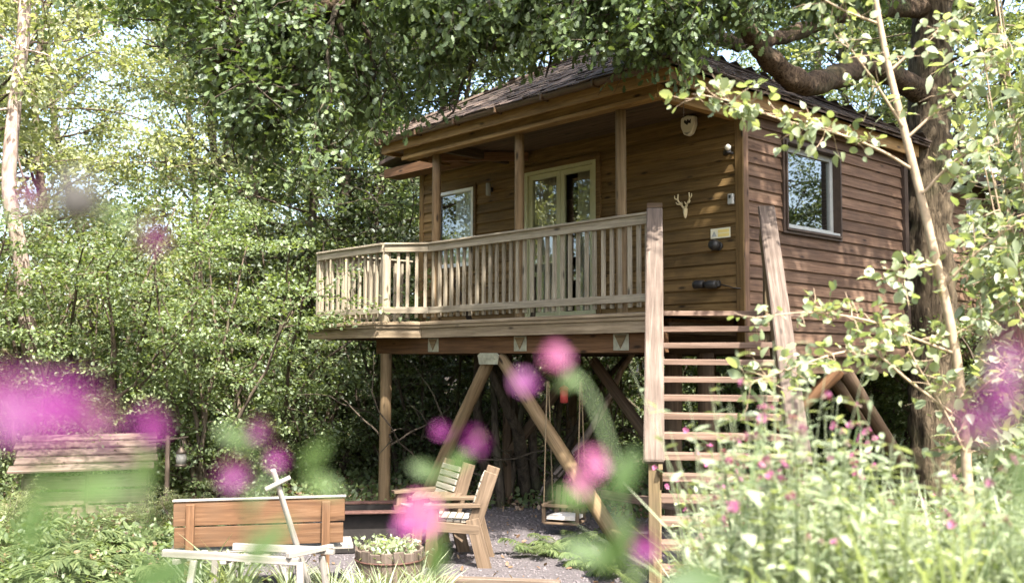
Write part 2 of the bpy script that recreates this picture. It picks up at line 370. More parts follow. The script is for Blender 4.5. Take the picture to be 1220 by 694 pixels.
# ------------------------------------------------------------------ foliage helpers (numpy)
def tri_mesh(name, V, F, tint=None, smooth=False):
    me = bpy.data.meshes.new(name)
    V = np.ascontiguousarray(V, dtype=np.float32); F = np.ascontiguousarray(F, dtype=np.int32)
    k = F.shape[1]
    me.vertices.add(len(V)); me.vertices.foreach_set('co', V.ravel())
    me.loops.add(F.size); me.loops.foreach_set('vertex_index', F.ravel())
    me.polygons.add(len(F)); me.polygons.foreach_set('loop_start', np.arange(0, F.size, k, dtype=np.int32))
    if smooth: me.polygons.foreach_set('use_smooth', np.ones(len(F), dtype=bool))
    me.update(calc_edges=True)
    if tint is not None:
        a = me.attributes.new('tint', 'FLOAT', 'POINT'); a.data.foreach_set('value', np.ascontiguousarray(tint, dtype=np.float32))
    return me
def strip_leaf(xs, ws, cup=0.12, bend=0.1):
    """leaf blade from a half-width profile: midrib + two edges, folded and drooping"""
    V = []; F = []
    for x, w_ in zip(xs, ws):
        z = -bend * x * x
        V += [(x, 0, z), (x, w_, z + cup * abs(w_)), (x, -w_, z + cup * abs(w_))]
    for i in range(len(xs) - 1):
        a, b = 3 * i, 3 * (i + 1)
        if ws[i] == 0: F += [(a, b, b + 1), (a, b + 2, b)]
        elif ws[i + 1] == 0: F += [(a, b, a + 1), (a, a + 2, b)]
        else: F += [(a, b, b + 1), (a, b + 1, a + 1), (a, b + 2, b), (a, a + 2, b + 2)]
    return np.array(V, float), np.array(F)
T_SIMPLE = (np.array([(0, 0, 0), (0.5, 0.3, 0.06), (1, 0, -0.05), (0.5, -0.3, 0.06)], float), np.array([(0, 2, 1), (0, 3, 2)]))
T_OVAL = strip_leaf([0, 0.3, 0.7, 1], [0, 0.27, 0.24, 0], 0.2, 0.12)
T_OVATE = strip_leaf([0, 0.1, 0.32, 0.62, 0.86, 1.0], [0, 0.2, 0.36, 0.3, 0.12, 0], 0.32, 0.28)
T_ROUND = strip_leaf([0, 0.12, 0.4, 0.75, 0.95, 1.02], [0, 0.24, 0.42, 0.36, 0.16, 0], 0.15, 0.1)
T_LANCE = strip_leaf([0, 0.2, 0.5, 0.8, 1], [0, 0.13, 0.16, 0.09, 0], 0.3, 0.3)
T_OAK = strip_leaf([0, 0.12, 0.22, 0.32, 0.43, 0.53, 0.64, 0.75, 0.86, 0.95, 1], [0, 0.05, 0.19, 0.09, 0.29, 0.14, 0.33, 0.16, 0.24, 0.13, 0], 0.12, 0.14)
T_PINNA = strip_leaf([0, 0.12, 0.55, 1], [0.05, 0.1, 0.075, 0], 0.15, 0.25)
T_GRASS = strip_leaf([0, 0.35, 0.7, 1], [0.018, 0.02, 0.013, 0], 0.2, 0.45)
T_PETAL = strip_leaf([0, 0.35, 0.75, 0.95], [0.06, 0.16, 0.36, 0.22], 0.05, -0.1)
def unit(v): return v / np.maximum(np.linalg.norm(v, axis=-1, keepdims=True), 1e-9)
def leaf_arrays(P, S, tmpl, up=0.8, D=None, droop=0.25, r=rng, Nn=None):
    n = len(P); TV, TF = tmpl
    if D is None: D = r.normal(size=(n, 3))
    D = unit(D + r.normal(size=(n, 3)) * 0.15); D[:, 2] -= droop; D = unit(D)
    if Nn is None: Nn = r.normal(size=(n, 3)) * 0.7; Nn[:, 2] += up
    Y = unit(np.cross(Nn, D)); Z = np.cross(D, Y)
    V = P[:, None, :] + S[:, None, None] * (TV[None, :, 0:1] * D[:, None] + TV[None, :, 1:2] * Y[:, None] + TV[None, :, 2:3] * Z[:, None])
    F = TF[None] + (np.arange(n) * len(TV))[:, None, None]
    return V.reshape(-1, 3), F.reshape(-1, 3), len(TV)
def leaf_mesh(name, P, S, tmpl, tint, **kw):
    V, F, k = leaf_arrays(P, S, tmpl, **kw)
    return tri_mesh(name, V, F, np.repeat(np.clip(tint, 0, 1), k))
class Tubes:
    def __init__(s): s.V = []; s.F = []; s.n = 0
    def add(s, pts, rad, sides=6):
        pts = np.asarray(pts, float); rad = np.asarray(rad, float); m = len(pts)
        T = np.gradient(pts, axis=0); T = unit(T)
        ref = np.array([0.31, 0.17, 0.93]) if abs(T[0][2]) < 0.9 else np.array([1, 0.1, 0])
        A = unit(np.cross(T, ref)); B = np.cross(T, A)
        a = np.arange(sides) * 2 * np.pi / sides
        ring = pts[:, None] + rad[:, None, None] * (np.cos(a)[None, :, None] * A[:, None] + np.sin(a)[None, :, None] * B[:, None])
        s.V.append(ring.reshape(-1, 3))
        i = np.arange(m - 1)[:, None] * sides; j = np.arange(sides)[None]; j2 = (j + 1) % sides
        q = np.stack([i + j, i + j2, i + sides + j2, i + sides + j], -1).reshape(-1, 4) + s.n
        s.F.append(q); s.n += m * sides
        return s
    def mesh(s, name, tint=None, rough=0.0):
        V = np.concatenate(s.V); F = np.concatenate(s.F)
        if rough: V = V + rough * (np.sin(V[:, [1, 2, 0]] * 9.1 + 1.3) * np.cos(V[:, [2, 0, 1]] * 14.3) + .6 * np.sin(V[:, [2, 0, 1]] * 31 + 2 * V[:, [0, 1, 2]] * 5) + np.random.default_rng(3).normal(size=V.shape) * .25)
        return tri_mesh(name, V, F, np.full(len(V), 0.5) if tint is None else np.full(len(V), tint), True)
def curve(ctrl, n=12):
    """smooth polyline through control points (Catmull-Rom)"""
    c = np.asarray([tuple(p) for p in ctrl], float); c = np.vstack([2 * c[0] - c[1], c, 2 * c[-1] - c[-2]])
    out = []
    for i in range(1, len(c) - 2):
        t = np.linspace(0, 1, n, endpoint=False)[:, None]
        p0, p1, p2, p3 = c[i - 1:i + 3]
        out.append(0.5 * (2 * p1 + (p2 - p0) * t + (2 * p0 - 5 * p1 + 4 * p2 - p3) * t ** 2 + (3 * p1 - p0 - 3 * p2 + p3) * t ** 3))
    out.append(c[-2][None]); return np.vstack(out)
def wander(p, d, L, n, jit, r, lift=0.0):
    pts = [np.array(p, float)]; d = unit(np.array(d, float))
    for i in range(n):
        d = unit(d + r.normal(size=3) * jit + np.array([0, 0, lift]))
        pts.append(pts[-1] + d * L / n)
    return np.array(pts)

# ------------------------------------------------------------------ ground
def smooth(t): t = np.clip(t, 0, 1); return t * t * (3 - 2 * t)
def ground_z(x, y):
    x = np.asarray(x, float); y = np.asarray(y, float)
    dx, dy = x - CAM[0], y - CAM[1]
    a = dx * HF[0] + dy * HF[1]; b = dx * HR[0] + dy * HR[1]
    side = smooth((b + 0.6) / 1.8)                       # 0 left of the camera, 1 right of it
    a0 = 0.9 + 1.4 * side; a1 = 4.6 + 2.6 * side
    z = 0.95 * (1 - smooth((a - a0) / (a1 - a0)))
    far = smooth((a - 17) / 30) * 3.0
    bumps = 0.05 * np.sin(x * 1.1 + 0.7 * y) * np.cos(y * 0.9 - 0.4 * x)
    clear = smooth((np.hypot(x + 0.5, y + 1.0) - 3.5) / 3)
    return z + far + bumps * clear
def gz(x, y): return float(ground_z(x, y))
n = 190
t = np.linspace(-1, 1, n); g1 = np.sinh(t * 4.6) / np.sinh(4.6) * 320
GX, GY = np.meshgrid(g1 + 1.0, g1 - 2.0, indexing='ij')
V = np.stack([GX, GY, ground_z(GX, GY)], -1).reshape(-1, 3)
idx = np.arange(n * n).reshape(n, n)
F = np.stack([idx[:-1, :-1], idx[1:, :-1], idx[1:, 1:], idx[:-1, 1:]], -1).reshape(-1, 4)
go = add('ground', tri_mesh('ground', V, F, None, True), 'soil'); go['kind'] = 'structure'
# gravel clearing: an uneven sheet 6 mm proud, with loose stones
k = 64; a = np.linspace(0, 2 * np.pi, k, endpoint=False)
rad = 3.1 + 0.35 * np.sin(3 * a + 1) + 0.25 * np.sin(5 * a)
rings = [0.0, 0.25, 0.5, 0.75, 0.92, 1.0]
V = []; F = []
for i, f in enumerate(rings):
    for j in range(k):
        x, y = -0.5 + 1.25 * rad[j] * f * math.cos(a[j]), -1.2 + rad[j] * f * math.sin(a[j])
        V.append((x, y, gz(x, y) + (0.012 if f < 1 else -0.02)))
for i in range(len(rings) - 1):
    for j in range(k): F.append((i * k + j, (i + 1) * k + j, (i + 1) * k + (j + 1) % k, i * k + (j + 1) % k))
gv = add('gravel_path', tri_mesh('gravel_path', V, F, None, True), 'gravel'); gv['kind'] = 'structure'
ns = 9000
aa = rng.uniform(0, 2 * np.pi, ns); ff = np.sqrt(rng.uniform(0, 1, ns)) * 0.98
rr = np.interp(aa, a, rad, period=2 * np.pi)
sx, sy = -0.5 + 1.25 * rr * ff * np.cos(aa), -1.2 + rr * ff * np.sin(aa)
P = np.stack([sx, sy, ground_z(sx, sy) + 0.014], -1)
oct_v = np.array([(1, 0, 0), (-1, 0, 0), (0, 1, 0), (0, -1, 0), (0, 0, .7), (0, 0, -.7)], float)
oct_f = np.array([(0, 2, 4), (2, 1, 4), (1, 3, 4), (3, 0, 4), (2, 0, 5), (1, 2, 5), (3, 1, 5), (0, 3, 5)])
sz = rng.uniform(0.008, 0.022, ns)
Vp = P[:, None] + sz[:, None, None] * oct_v[None] * rng.uniform(0.6, 1.3, (ns, 6, 1))
gs = add('gravel_stones', tri_mesh('gravel_stones', Vp.reshape(-1, 3), (oct_f[None] + np.arange(ns)[:, None, None] * 6).reshape(-1, 3)), 'pebble')
gs['kind'] = 'stuff'; tag(gs, 'loose mauve grey gravel spread over the clearing below the deck', 'gravel')
# ------------------------------------------------------------------ treehouse
def Z(z): return z + DZ
TH = thing('treehouse', 'brown timber-clad treehouse on stilts with a covered front deck', 'treehouse', (-2.3, 2.5, 0))
ROW = 0.147
_BM = {}
def clad_me(L, h, mat, seed):
    k = (round(L, 3), round(h, 3), mat, seed)
    if k in _BM: return _BM[k]
    r = random.Random(hash((round(L, 3), seed)) & 0xffff)
    n_ = max(2, int(L / 0.25)); V = []; F = []
    for i in range(n_ + 1):
        x = -L / 2 + L * i / n_; j = r.uniform(-0.0018, 0.0018); q = r.uniform(-0.0015, 0.0015)
        V += [(x, 0.001, j), (x, 0.017, j), (x, 0.018, j + 0.014), (x, 0.037 + q, j + 0.015), (x, 0.039 + q, j + 0.02), (x, 0.016, h + 0.004), (x, 0.001, h + 0.004)]
    for i in range(n_):
        for m_ in range(7):
            F.append((i * 7 + m_, i * 7 + (m_ + 1) % 7, (i + 1) * 7 + (m_ + 1) % 7, (i + 1) * 7 + m_))
    F.append((6, 5, 4, 3, 2, 1, 0)); F.append(tuple(n_ * 7 + m_ for m_ in range(7)))
    me = bpy.data.meshes.new('cladding_board'); me.from_pydata(V, [], F); _BM[k] = me
    return me
def clad_wall(part, origin, ux, nrm, length, z0, z1, openings, mat, splits=3.4):
    """rows of feather-edge boards, each its own piece, cut round the openings"""
    o = Vector(origin); ux = Vector(ux); nrm = Vector(nrm)
    rows = int(round((z1 - z0) / ROW)); h = (z1 - z0) / rows
    for r_ in range(rows):
        zb = z0 + r_ * h
        iv = [(0.0, length)]
        for (a0, a1, b0, b1) in openings:
            if zb + h > b0 + 0.03 and zb < b1 - 0.03:
                nv = []
                for s0, s1 in iv:
                    if a0 > s0: nv.append((s0, min(s1, a0)))
                    if a1 < s1: nv.append((max(s0, a1), s1))
                iv = [q for q in nv if q[1] - q[0] > 0.03]
        out = []
        for s0, s1 in iv:
            if s1 - s0 > splits:
                c = s0 + (s1 - s0) * random.uniform(0.3, 0.7); out += [(s0, c), (c, s1)]
            else: out.append((s0, s1))
        for s0, s1 in out:
            L = s1 - s0 - 0.003
            mid = o + ux * ((s0 + s1) / 2) + Vector((0, 0, Z(zb)))
            add('cladding_board', clad_me(L, h, mat, r_ % 4), mat, part, mat_axes(mid, ux, nrm, (0, 0, 1)))
def backing(part_name, origin, ux, nrm, length, z0, z1, openings, mat, th=0.09):
    """the wall behind the boards, with real openings"""
    xs = sorted({0.0, length, *[q for a in openings for q in a[:2]]}); zs = sorted({z0, z1, *[q for a in openings for q in a[2:]]})
    bm = bmesh.new(); o = Vector(origin); ux = Vector(ux); nrm = Vector(nrm)
    for i in range(len(xs) - 1):
        for j in range(len(zs) - 1):
            cx, cz = (xs[i] + xs[i + 1]) / 2, (zs[j] + zs[j + 1]) / 2
            if any(a0 < cx < a1 and b0 < cz < b1 for a0, a1, b0, b1 in openings): continue
            m = mat_axes(o + ux * cx - nrm * th / 2 + Vector((0, 0, Z(cz))), ux, nrm, (0, 0, 1)) @ Matrix.Diagonal((xs[i + 1] - xs[i], th, zs[j + 1] - zs[j], 1))
            bmesh.ops.create_cube(bm, size=1, matrix=m)
    bmesh.ops.remove_doubles(bm, verts=bm.verts[:], dist=0.0005)
    return add(part_name, bm_mesh(bm, part_name), mat, TH)
FX0, FX1, FY = -5.28, 0.65, 1.30
WL = (-4.87 - FX0, -3.96 - FX0, 0.882, 2.06)
DR = (-2.86 - FX0, -1.50 - FX0, 0.005, 2.11)
fw_ = backing('front_wall', (FX0, FY, 0), (1, 0, 0), (0, -1, 0), FX1 - FX0, -0.1, 2.5, [WL, DR], 'clad_front')
clad_wall(fw_, (FX0 + 0.1, FY, 0), (1, 0, 0), (0, -1, 0), FX1 - FX0 - 0.122, 0.0, 2.352, [(WL[0] - .1, WL[1] - .1, WL[2], WL[3]), (DR[0] - .1, DR[1] - .1, DR[2], DR[3])], 'clad_front')
SX = 0.65
WR = (2.16 - FY, 3.43 - FY, 1.042, 2.13)
sw_ = backing('side_wall', (SX, FY, 0), (0, 1, 0), (1, 0, 0), 3.9, -0.46, 2.42, [WR], 'clad_side')
clad_wall(sw_, (SX, FY + 0.03, 0), (0, 1, 0), (1, 0, 0), 3.87, -0.462, 2.478, [(WR[0] - .03, WR[1] - .03, WR[2], WR[3])], 'clad_side', 4.5)
rear = [('rear_wall', (FX0, 5.3, 0), (1, 0, 0), (0, 1, 0), FX1 - FX0), ('end_wall', (FX0, FY, 0), (0, 1, 0), (-1, 0, 0), 4.0)]
for nm, o_, u_, n_, L_ in rear:
    w_ = backing(nm, o_, u_, n_, L_, -0.4, 2.42, [], 'clad_side'); clad_wall(w_, o_, u_, n_, L_, -0.39, 2.40, [], 'clad_side', 9)
# annexe beyond the oak trunk
AW = (1.05, 1.45, 1.35, 2.05)
aw_ = backing('annexe_wall', (SX - 0.02, 6.25, 0), (0, 1, 0), (1, 0, 0), 3.4, -0.46, 2.3, [AW], 'clad_side')
clad_wall(aw_, (SX - 0.02, 6.25, 0), (0, 1, 0), (1, 0, 0), 3.4, -0.46, 2.3, [AW], 'clad_side', 9)
plank('annexe_floor', (SX - 1.2, 6.25, Z(-.44)), (SX - 1.2, 9.6, Z(-.44)), 2.3, 0.12, 'beam', TH)
plank('annexe_roof', (SX - 1.0, 6.1, Z(2.55)), (SX - 1.0, 9.8, Z(2.55)), 2.9, 0.12, 'shingle', TH, up=(0.25, 0, 1))
backing('annexe_rear_wall', (SX - 2.2, 6.25, 0), (0, 1, 0), (-1, 0, 0), 3.4, -0.46, 2.4, [], 'clad_side')
# corner boards
plank('corner_board', (SX + 0.03, FY - 0.028, Z(-.46)), (SX + 0.03, FY - 0.028, Z(2.42)), 0.105, 0.03, 'clad_front', TH, up=(0, -1, 0))
plank('corner_board', (SX + 0.062, FY + 0.035, Z(-.46)), (SX + 0.062, FY + 0.035, Z(2.42)), 0.03, 0.1, 'clad_side', TH, up=(0, 1, 0))
plank('corner_board', (FX0 + 0.045, FY - 0.025, Z(-.1)), (FX0 + 0.045, FY - 0.025, Z(2.42)), 0.1, 0.03, 'clad_front', TH, up=(0, -1, 0))
plank('corner_board', (SX + 0.05, 5.19, Z(-.46)), (SX + 0.05, 5.19, Z(2.42)), 0.06, 0.1, 'dark_reveal', TH, up=(0, 1, 0))
# floor and ceiling of the cabin
plank('cabin_floor', (FX0 + .1, 3.3, Z(-.06)), (FX1 - .1, 3.3, Z(-.06)), 3.7, 0.1, 'inside', TH)
plank('cabin_ceiling', (FX0 + .1, 3.3, Z(2.39)), (FX1 - .1, 3.3, Z(2.39)), 3.7, 0.04, 'inside', TH)
plank('partition', (-1.0, FY + .12, Z(1.2)), (-1.0, 5.1, Z(1.2)), 0.06, 2.3, 'inside', TH)

def curtain(parent, p0, ux, width, z0, z1, folds, mat, depth=0.035):
    ux = Vector(ux); nr = Vector((ux.y, -ux.x, 0)); n_ = folds * 6
    V = []; F = []
    for j, (zz, k_) in enumerate(((z0, 1.0), ((z0 + z1) / 2, .9), (z1, 0.7))):
        for i in range(n_ + 1):
            u = width * i / n_
            p = Vector(p0) + ux * u + nr * (depth * k_ * math.sin(2 * math.pi * folds * i / n_ + 0.4 * math.sin(i)))
            V.append((p.x, p.y, Z(zz)))
    for j in range(2):
        for i in range(n_): F.append((j * (n_ + 1) + i, j * (n_ + 1) + i + 1, (j + 1) * (n_ + 1) + i + 1, (j + 1) * (n_ + 1) + i))
    me = bpy.data.meshes.new('curtain'); me.from_pydata(V, [], F); me.polygons.foreach_set('use_smooth', [True] * len(F))
    return add('curtain', me, mat, parent)
def rect_frame(parent, o, ux, nrm, a0, a1, z0, z1, w_, th, mat, name='frame', off=0.0):
    """four butted pieces joined into one frame"""
    o = Vector(o); ux = Vector(ux); nrm = Vector(nrm); bm = bmesh.new()
    def bx(c0, c1, e0, e1):
        c = o + ux * ((c0 + c1) / 2) + nrm * off + Vector((0, 0, Z((e0 + e1) / 2)))
        bmesh.ops.create_cube(bm, size=1, matrix=mat_axes(c, ux, nrm, (0, 0, 1)) @ Matrix.Diagonal((c1 - c0, th, e1 - e0, 1)))
    bx(a0, a0 + w_, z0, z1); bx(a1 - w_, a1, z0, z1)
    bx(a0 + w_, a1 - w_, z0, z0 + w_); bx(a0 + w_, a1 - w_, z1 - w_, z1)
    bmesh.ops.bevel(bm, geom=bm.edges[:], offset=0.003, segments=1, affect='EDGES')
    return add(name, bm_mesh(bm, name), mat, parent)
def pane(parent, o, ux, nrm, a0, a1, z0, z1, off):
    o = Vector(o); ux = Vector(ux); nrm = Vector(nrm)
    c = o + ux * ((a0 + a1) / 2) + nrm * off + Vector((0, 0, Z((z0 + z1) / 2)))
    return add('pane', box_me(a1 - a0, 0.006, z1 - z0, 0, 'glass'), 'glass', parent, mat_axes(c, ux, nrm, (0, 0, 1)))
# front window
O, UX, NR = (0, FY, 0), (1, 0, 0), (0, -1, 0)
a0, a1, z0, z1 = -4.865, -3.965, 0.885, 2.055
wf = rect_frame(TH, O, UX, NR, a0, a1, z0, z1, 0.055, 0.07, 'white_frame', 'window', 0.015)
pane(wf, O, UX, NR, a0 + .05, a1 - .05, z0 + .05, z1 - .05, -0.005)
rect_frame(wf, O, UX, NR, a0 - .06, a1 + .06, z0 - .06, z1 + .05, 0.058, 0.05, 'clad_front', 'surround', 0.03)
curtain(wf, (-4.5, FY + 0.08, 0), UX, 0.5, z0, z1, 5, 'curtain')
# double glazed doors
a0, a1, z0, z1 = -2.855, -1.505, 0.01, 2.105
df = rect_frame(TH, O, UX, NR, a0, a1, z0, z1, 0.06, 0.09, 'door_paint', 'door', 0.01)
mid = (a0 + a1) / 2
for s0, s1 in ((a0 + .063, mid - .003), (mid + .003, a1 - .063)):
    rect_frame(df, O, UX, NR, s0, s1, z0 + .063, z1 - .063, 0.068, 0.05, 'door_paint', 'door_leaf', 0.0)
    pane(df, O, UX, NR, s0 + .06, s1 - .06, z0 + .12, z1 - .12, -0.004)
add('handle', box_me(0.02, 0.03, 0.14, 0.004, 'galv'), 'galv', df, Matrix.Translation((mid + .05, FY - .055, Z(1.03))))
rect_frame(df, O, UX, NR, a0 - .075, a1 + .075, -0.02, z1 + .06, 0.073, 0.04, 'clad_front', 'surround', 0.04)
curtain(df, (-1.96, FY + 0.1, 0), UX, 0.4, 0.03, 2.1, 5, 'curtain_beige'); curtain(df, (-2.82, FY + 0.1, 0), UX, 0.5, 0.03, 2.1, 5, 'curtain_beige')
# side window, set deep
O, UX, NR = (SX, 0, 0), (0, 1, 0), (1, 0, 0)
a0, a1, z0, z1 = 2.165, 3.425, 1.045, 2.125
wf = rect_frame(TH, O, UX, NR, a0 + .03, a1 - .03, z0 + .03, z1 - .03, 0.07, 0.05, 'grey_frame', 'window', -0.05)
pane(wf, O, UX, NR, a0 + .09, a1 - .09, z0 + .09, z1 - .09, -0.055)
rect_frame(wf, O, UX, NR, a0, a1, z0, z1, 0.028, 0.19, 'dark_reveal', 'reveal', -0.01)
rect_frame(wf, O, UX, NR, a0 - .035, a1 + .035, z0 - .035, z1 + .035, 0.033, 0.05, 'dark_reveal', 'surround', 0.035)
add('sill', box_me(0.1, a1 - a0 - .06, 0.03, 0.004, 'grey_frame'), 'grey_frame', wf, Matrix.Translation((SX + .02, (a0 + a1) / 2, Z(z0 + .045))))
# annexe window
O = (SX - .02, 6.25, 0)
wf = rect_frame(TH, O, UX, NR, AW[0] + .003, AW[1] - .003, AW[2] + .003, AW[3] - .003, 0.05, 0.1, 'white_frame', 'window', 0.01)
pane(wf, O, UX, NR, AW[0] + .05, AW[1] - .05, AW[2] + .05, AW[3] - .05, 0)
rect_frame(wf, O, UX, NR, AW[0] + .18, AW[0] + .22, AW[2] + .05, AW[3] - .05, 0.0195, 0.03, 'white_frame', 'glazing_bar', 0.01)

# porch posts and eaves
PS = 1.636
for i in range(3):
    pole('porch_post', (-PS * i, 0.03, Z(-.02)), (-PS * i, 0.03, Z(2.235)), 0.062, 0.058, 'post', TH)
EX0, EX1, EY0, EY1, EZ = -4.28, 0.93, -0.30, 5.5, 2.53
plank('header_beam', (-3.86, -0.04, Z(2.315)), (0.62, -0.04, Z(2.315)), 0.12, 0.155, 'fascia', TH)
plank('header_trim', (-3.86, -0.118, Z(2.255)), (0.62, -0.118, Z(2.255)), 0.03, 0.05, 'fascia', TH)
plank('fascia_board', (-4.22, -0.2, Z(2.43)), (0.86, -0.2, Z(2.43)), 0.03, 0.16, 'fascia', TH)
plank('fascia_board', (0.83, -0.183, Z(2.43)), (0.83, 5.35, Z(2.43)), 0.03, 0.17, 'fascia', TH)
plank('side_beam', (0.63, 0.03, Z(2.3)), (0.63, 1.26, Z(2.3)), 0.1, 0.16, 'fascia', TH)
plank('fascia_board', (-4.2, -0.183, Z(2.43)), (-4.2, 1.0, Z(2.43)), 0.03, 0.16, 'fascia', TH)
plank('frieze_board', (SX + 0.055, 1.36, Z(2.38)), (SX + 0.055, 5.2, Z(2.38)), 0.03, 0.14, 'clad_side', TH)
# boarded soffit, board by board
y = -0.15
while y < 1.2:
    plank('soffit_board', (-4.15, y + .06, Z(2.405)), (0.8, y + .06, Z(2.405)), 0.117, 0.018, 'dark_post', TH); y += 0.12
plank('soffit_board', (0.74, 1.35, Z(2.41)), (0.74, 5.3, Z(2.41)), 0.14, 0.018, 'fascia', TH)
plank('porch_rafter', (-3.2, -.05, Z(2.33)), (-3.2, 1.24, Z(2.33)), 0.07, 0.12, 'dark_post', TH)
plank('porch_rafter', (-3.75, .25, Z(2.31)), (-2.75, 1.22, Z(2.31)), 0.07, 0.12, 'beam', TH)
# wing roof at the far end
plank('wing_soffit', (-5.8, 1.12, Z(2.40)), (-4.0, 1.12, Z(2.40)), 0.3, 0.03, 'beam', TH)
plank('wing_fascia', (-5.82, 0.965, Z(2.45)), (-4.0, 0.965, Z(2.45)), 0.03, 0.14, 'beam', TH)
plank('wing_roof', (-5.9, 3.3, Z(2.62)), (-3.9, 3.3, Z(2.9)), 4.8, 0.06, 'shingle', TH, up=(-.2, 0, 1))
# hipped shingle roof
PITCH = math.tan(R(30)); HX = (EX0 + EX1) / 2; HS = (EX1 - EX0) / 2
RZ = EZ + HS * PITCH; RY0, RY1 = EY0 + HS, EY1 - HS
V = [(EX0, EY0, Z(EZ)), (EX1, EY0, Z(EZ)), (EX1, EY1, Z(EZ)), (EX0, EY1, Z(EZ)), (HX, RY0, Z(RZ)), (HX, RY1, Z(RZ))]
V += [(x, y, z - 0.03) for x, y, z in V]
F = [(0, 1, 4), (1, 2, 5, 4), (2, 3, 5), (3, 0, 4, 5), (6, 10, 7), (7, 10, 11, 8), (8, 11, 9), (9, 11, 10, 6), (0, 6, 7, 1), (1, 7, 8, 2), (2, 8, 9, 3), (3, 9, 6, 0)]
me = bpy.data.meshes.new('roof'); me.from_pydata(V, [], F)
roof = add('roof', me, 'shingle', TH)
slopes = [(Vector((EX0, EY0, Z(EZ))), Vector((1, 0, 0)), Vector((0, 1, PITCH)).normalized(), EX1 - EX0, True),
          (Vector((EX1, EY0, Z(EZ))), Vector((0, 1, 0)), Vector((-1, 0, PITCH)).normalized(), EY1 - EY0, True),
          (Vector((EX0, EY1, Z(EZ))), Vector((0, -1, 0)), Vector((1, 0, PITCH)).normalized(), EY1 - EY0, False),
          (Vector((EX1, EY1, Z(EZ))), Vector((-1, 0, 0)), Vector((0, -1, PITCH)).normalized(), EX1 - EX0, False)]
sh_me = []
for wd in (0.10, 0.13, 0.16, 0.19):
    for k_ in range(2):
        b_ = 0.012; th = 0.017 + .006 * k_; skew = 0.012 * (k_ * 2 - 1)
        Vv = [(-wd / 2, -.02, .006), (wd / 2, -.02 + skew, .006), (wd / 2, .26, 0), (-wd / 2, .26, 0),
              (-wd / 2 + .003, -.02, th), (wd / 2 - .003, -.02 + skew, th), (wd / 2, .26, .005), (-wd / 2, .26, .005)]
        Ff = [(3, 2, 1, 0), (4, 5, 6, 7), (0, 1, 5, 4), (1, 2, 6, 5), (2, 3, 7, 6), (3, 0, 4, 7)]
        me = bpy.data.meshes.new('shingle'); me.from_pydata(Vv, [], Ff); me.materials.append(MT['shingle']); sh_me.append((wd, me, Vv, Ff))
rest_v, rest_f = [], []; cnt = 0; tint_ = []
for o_, e_, s_, L_, near in slopes:
    nr = e_.cross(s_).normalized(); slen = HS * math.sqrt(1 + PITCH ** 2); rows = int(slen / 0.16)
    for r_ in range(rows):
        d = r_ * 0.16; run = d / math.sqrt(1 + PITCH ** 2)
        u, u1 = run + 0.0, L_ - run - 0.03
        while u < u1:
            q = random.choice(sh_me); wd = q[0]
            if u + wd > u1 + .05: break
            tilt = random.uniform(-.03, .03); lift = random.uniform(0.0, 0.012)
            c = o_ + e_ * (u + wd / 2) + s_ * (d + random.uniform(-.02, .012)) + nr * (0.004 + lift)
            ee = (e_ + s_ * tilt).normalized(); ss = nr.cross(ee); nn = (nr + s_ * random.uniform(-.05, .02)).normalized(); ss = nn.cross(ee)
            m = mat_axes(c, ee, ss, nn)
            if near and r_ < 4 and cnt < 296:
                add('shingle', q[1], None, roof, m); cnt += 1
            else:
                b_ = len(rest_v); rest_v += [tuple(m @ Vector(v)) for v in q[2]]; rest_f += [tuple(i + b_ for i in f) for f in q[3]]
            u += wd + 0.006
me = bpy.data.meshes.new('upper_shingles'); me.from_pydata(rest_v, [], rest_f)
us = add('upper_shingles', me, 'shingle', roof); us['kind'] = 'stuff'
for p_, q_ in (((EX0, EY0, EZ), (HX, RY0, RZ)), ((EX1, EY0, EZ), (HX, RY0, RZ)), ((EX1, EY1, EZ), (HX, RY1, RZ))):
    plank('hip_capping', (p_[0], p_[1], Z(p_[2]) + .03), (q_[0], q_[1], Z(q_[2]) + .03), 0.16, 0.03, 'shingle', roof)
# gutter: half-round trough with brackets
def gutter(p0, p1, out):
    p0, p1, out = Vector(p0), Vector(p1), Vector(out); V = []; F = []; k_ = 9
    for p in (p0, p1):
        for rr in (0.055, 0.047):
            for i in range(k_):
                a_ = math.pi * i / (k_ - 1); V.append(tuple(p + out * (rr * math.cos(a_)) + Vector((0, 0, -rr * math.sin(a_)))))
    for i in range(k_ - 1):
        F += [(i, i + 1, 2 * k_ + i + 1, 2 * k_ + i), (k_ + i + 1, k_ + i, 3 * k_ + i, 3 * k_ + i + 1)]
    F += [(0, 2 * k_, 3 * k_, k_), (k_ - 1, 2 * k_ - 1, 4 * k_ - 1, 3 * k_ - 1)]
    me = bpy.data.meshes.new('gutter'); me.from_pydata(V, [], F)
    return add('gutter', me, 'gutter', TH)
gt = gutter((-4.26, -0.275, Z(2.52)), (0.9, -0.275, Z(2.52)), (0, -1, 0))
for i in range(7):
    x = -4.1 + i * 0.8
    add('bracket', box_me(0.035, 0.125, 0.075, 0.006, 'gutter'), 'gutter', gt, Matrix.Translation((x, -0.277, Z(2.495))))

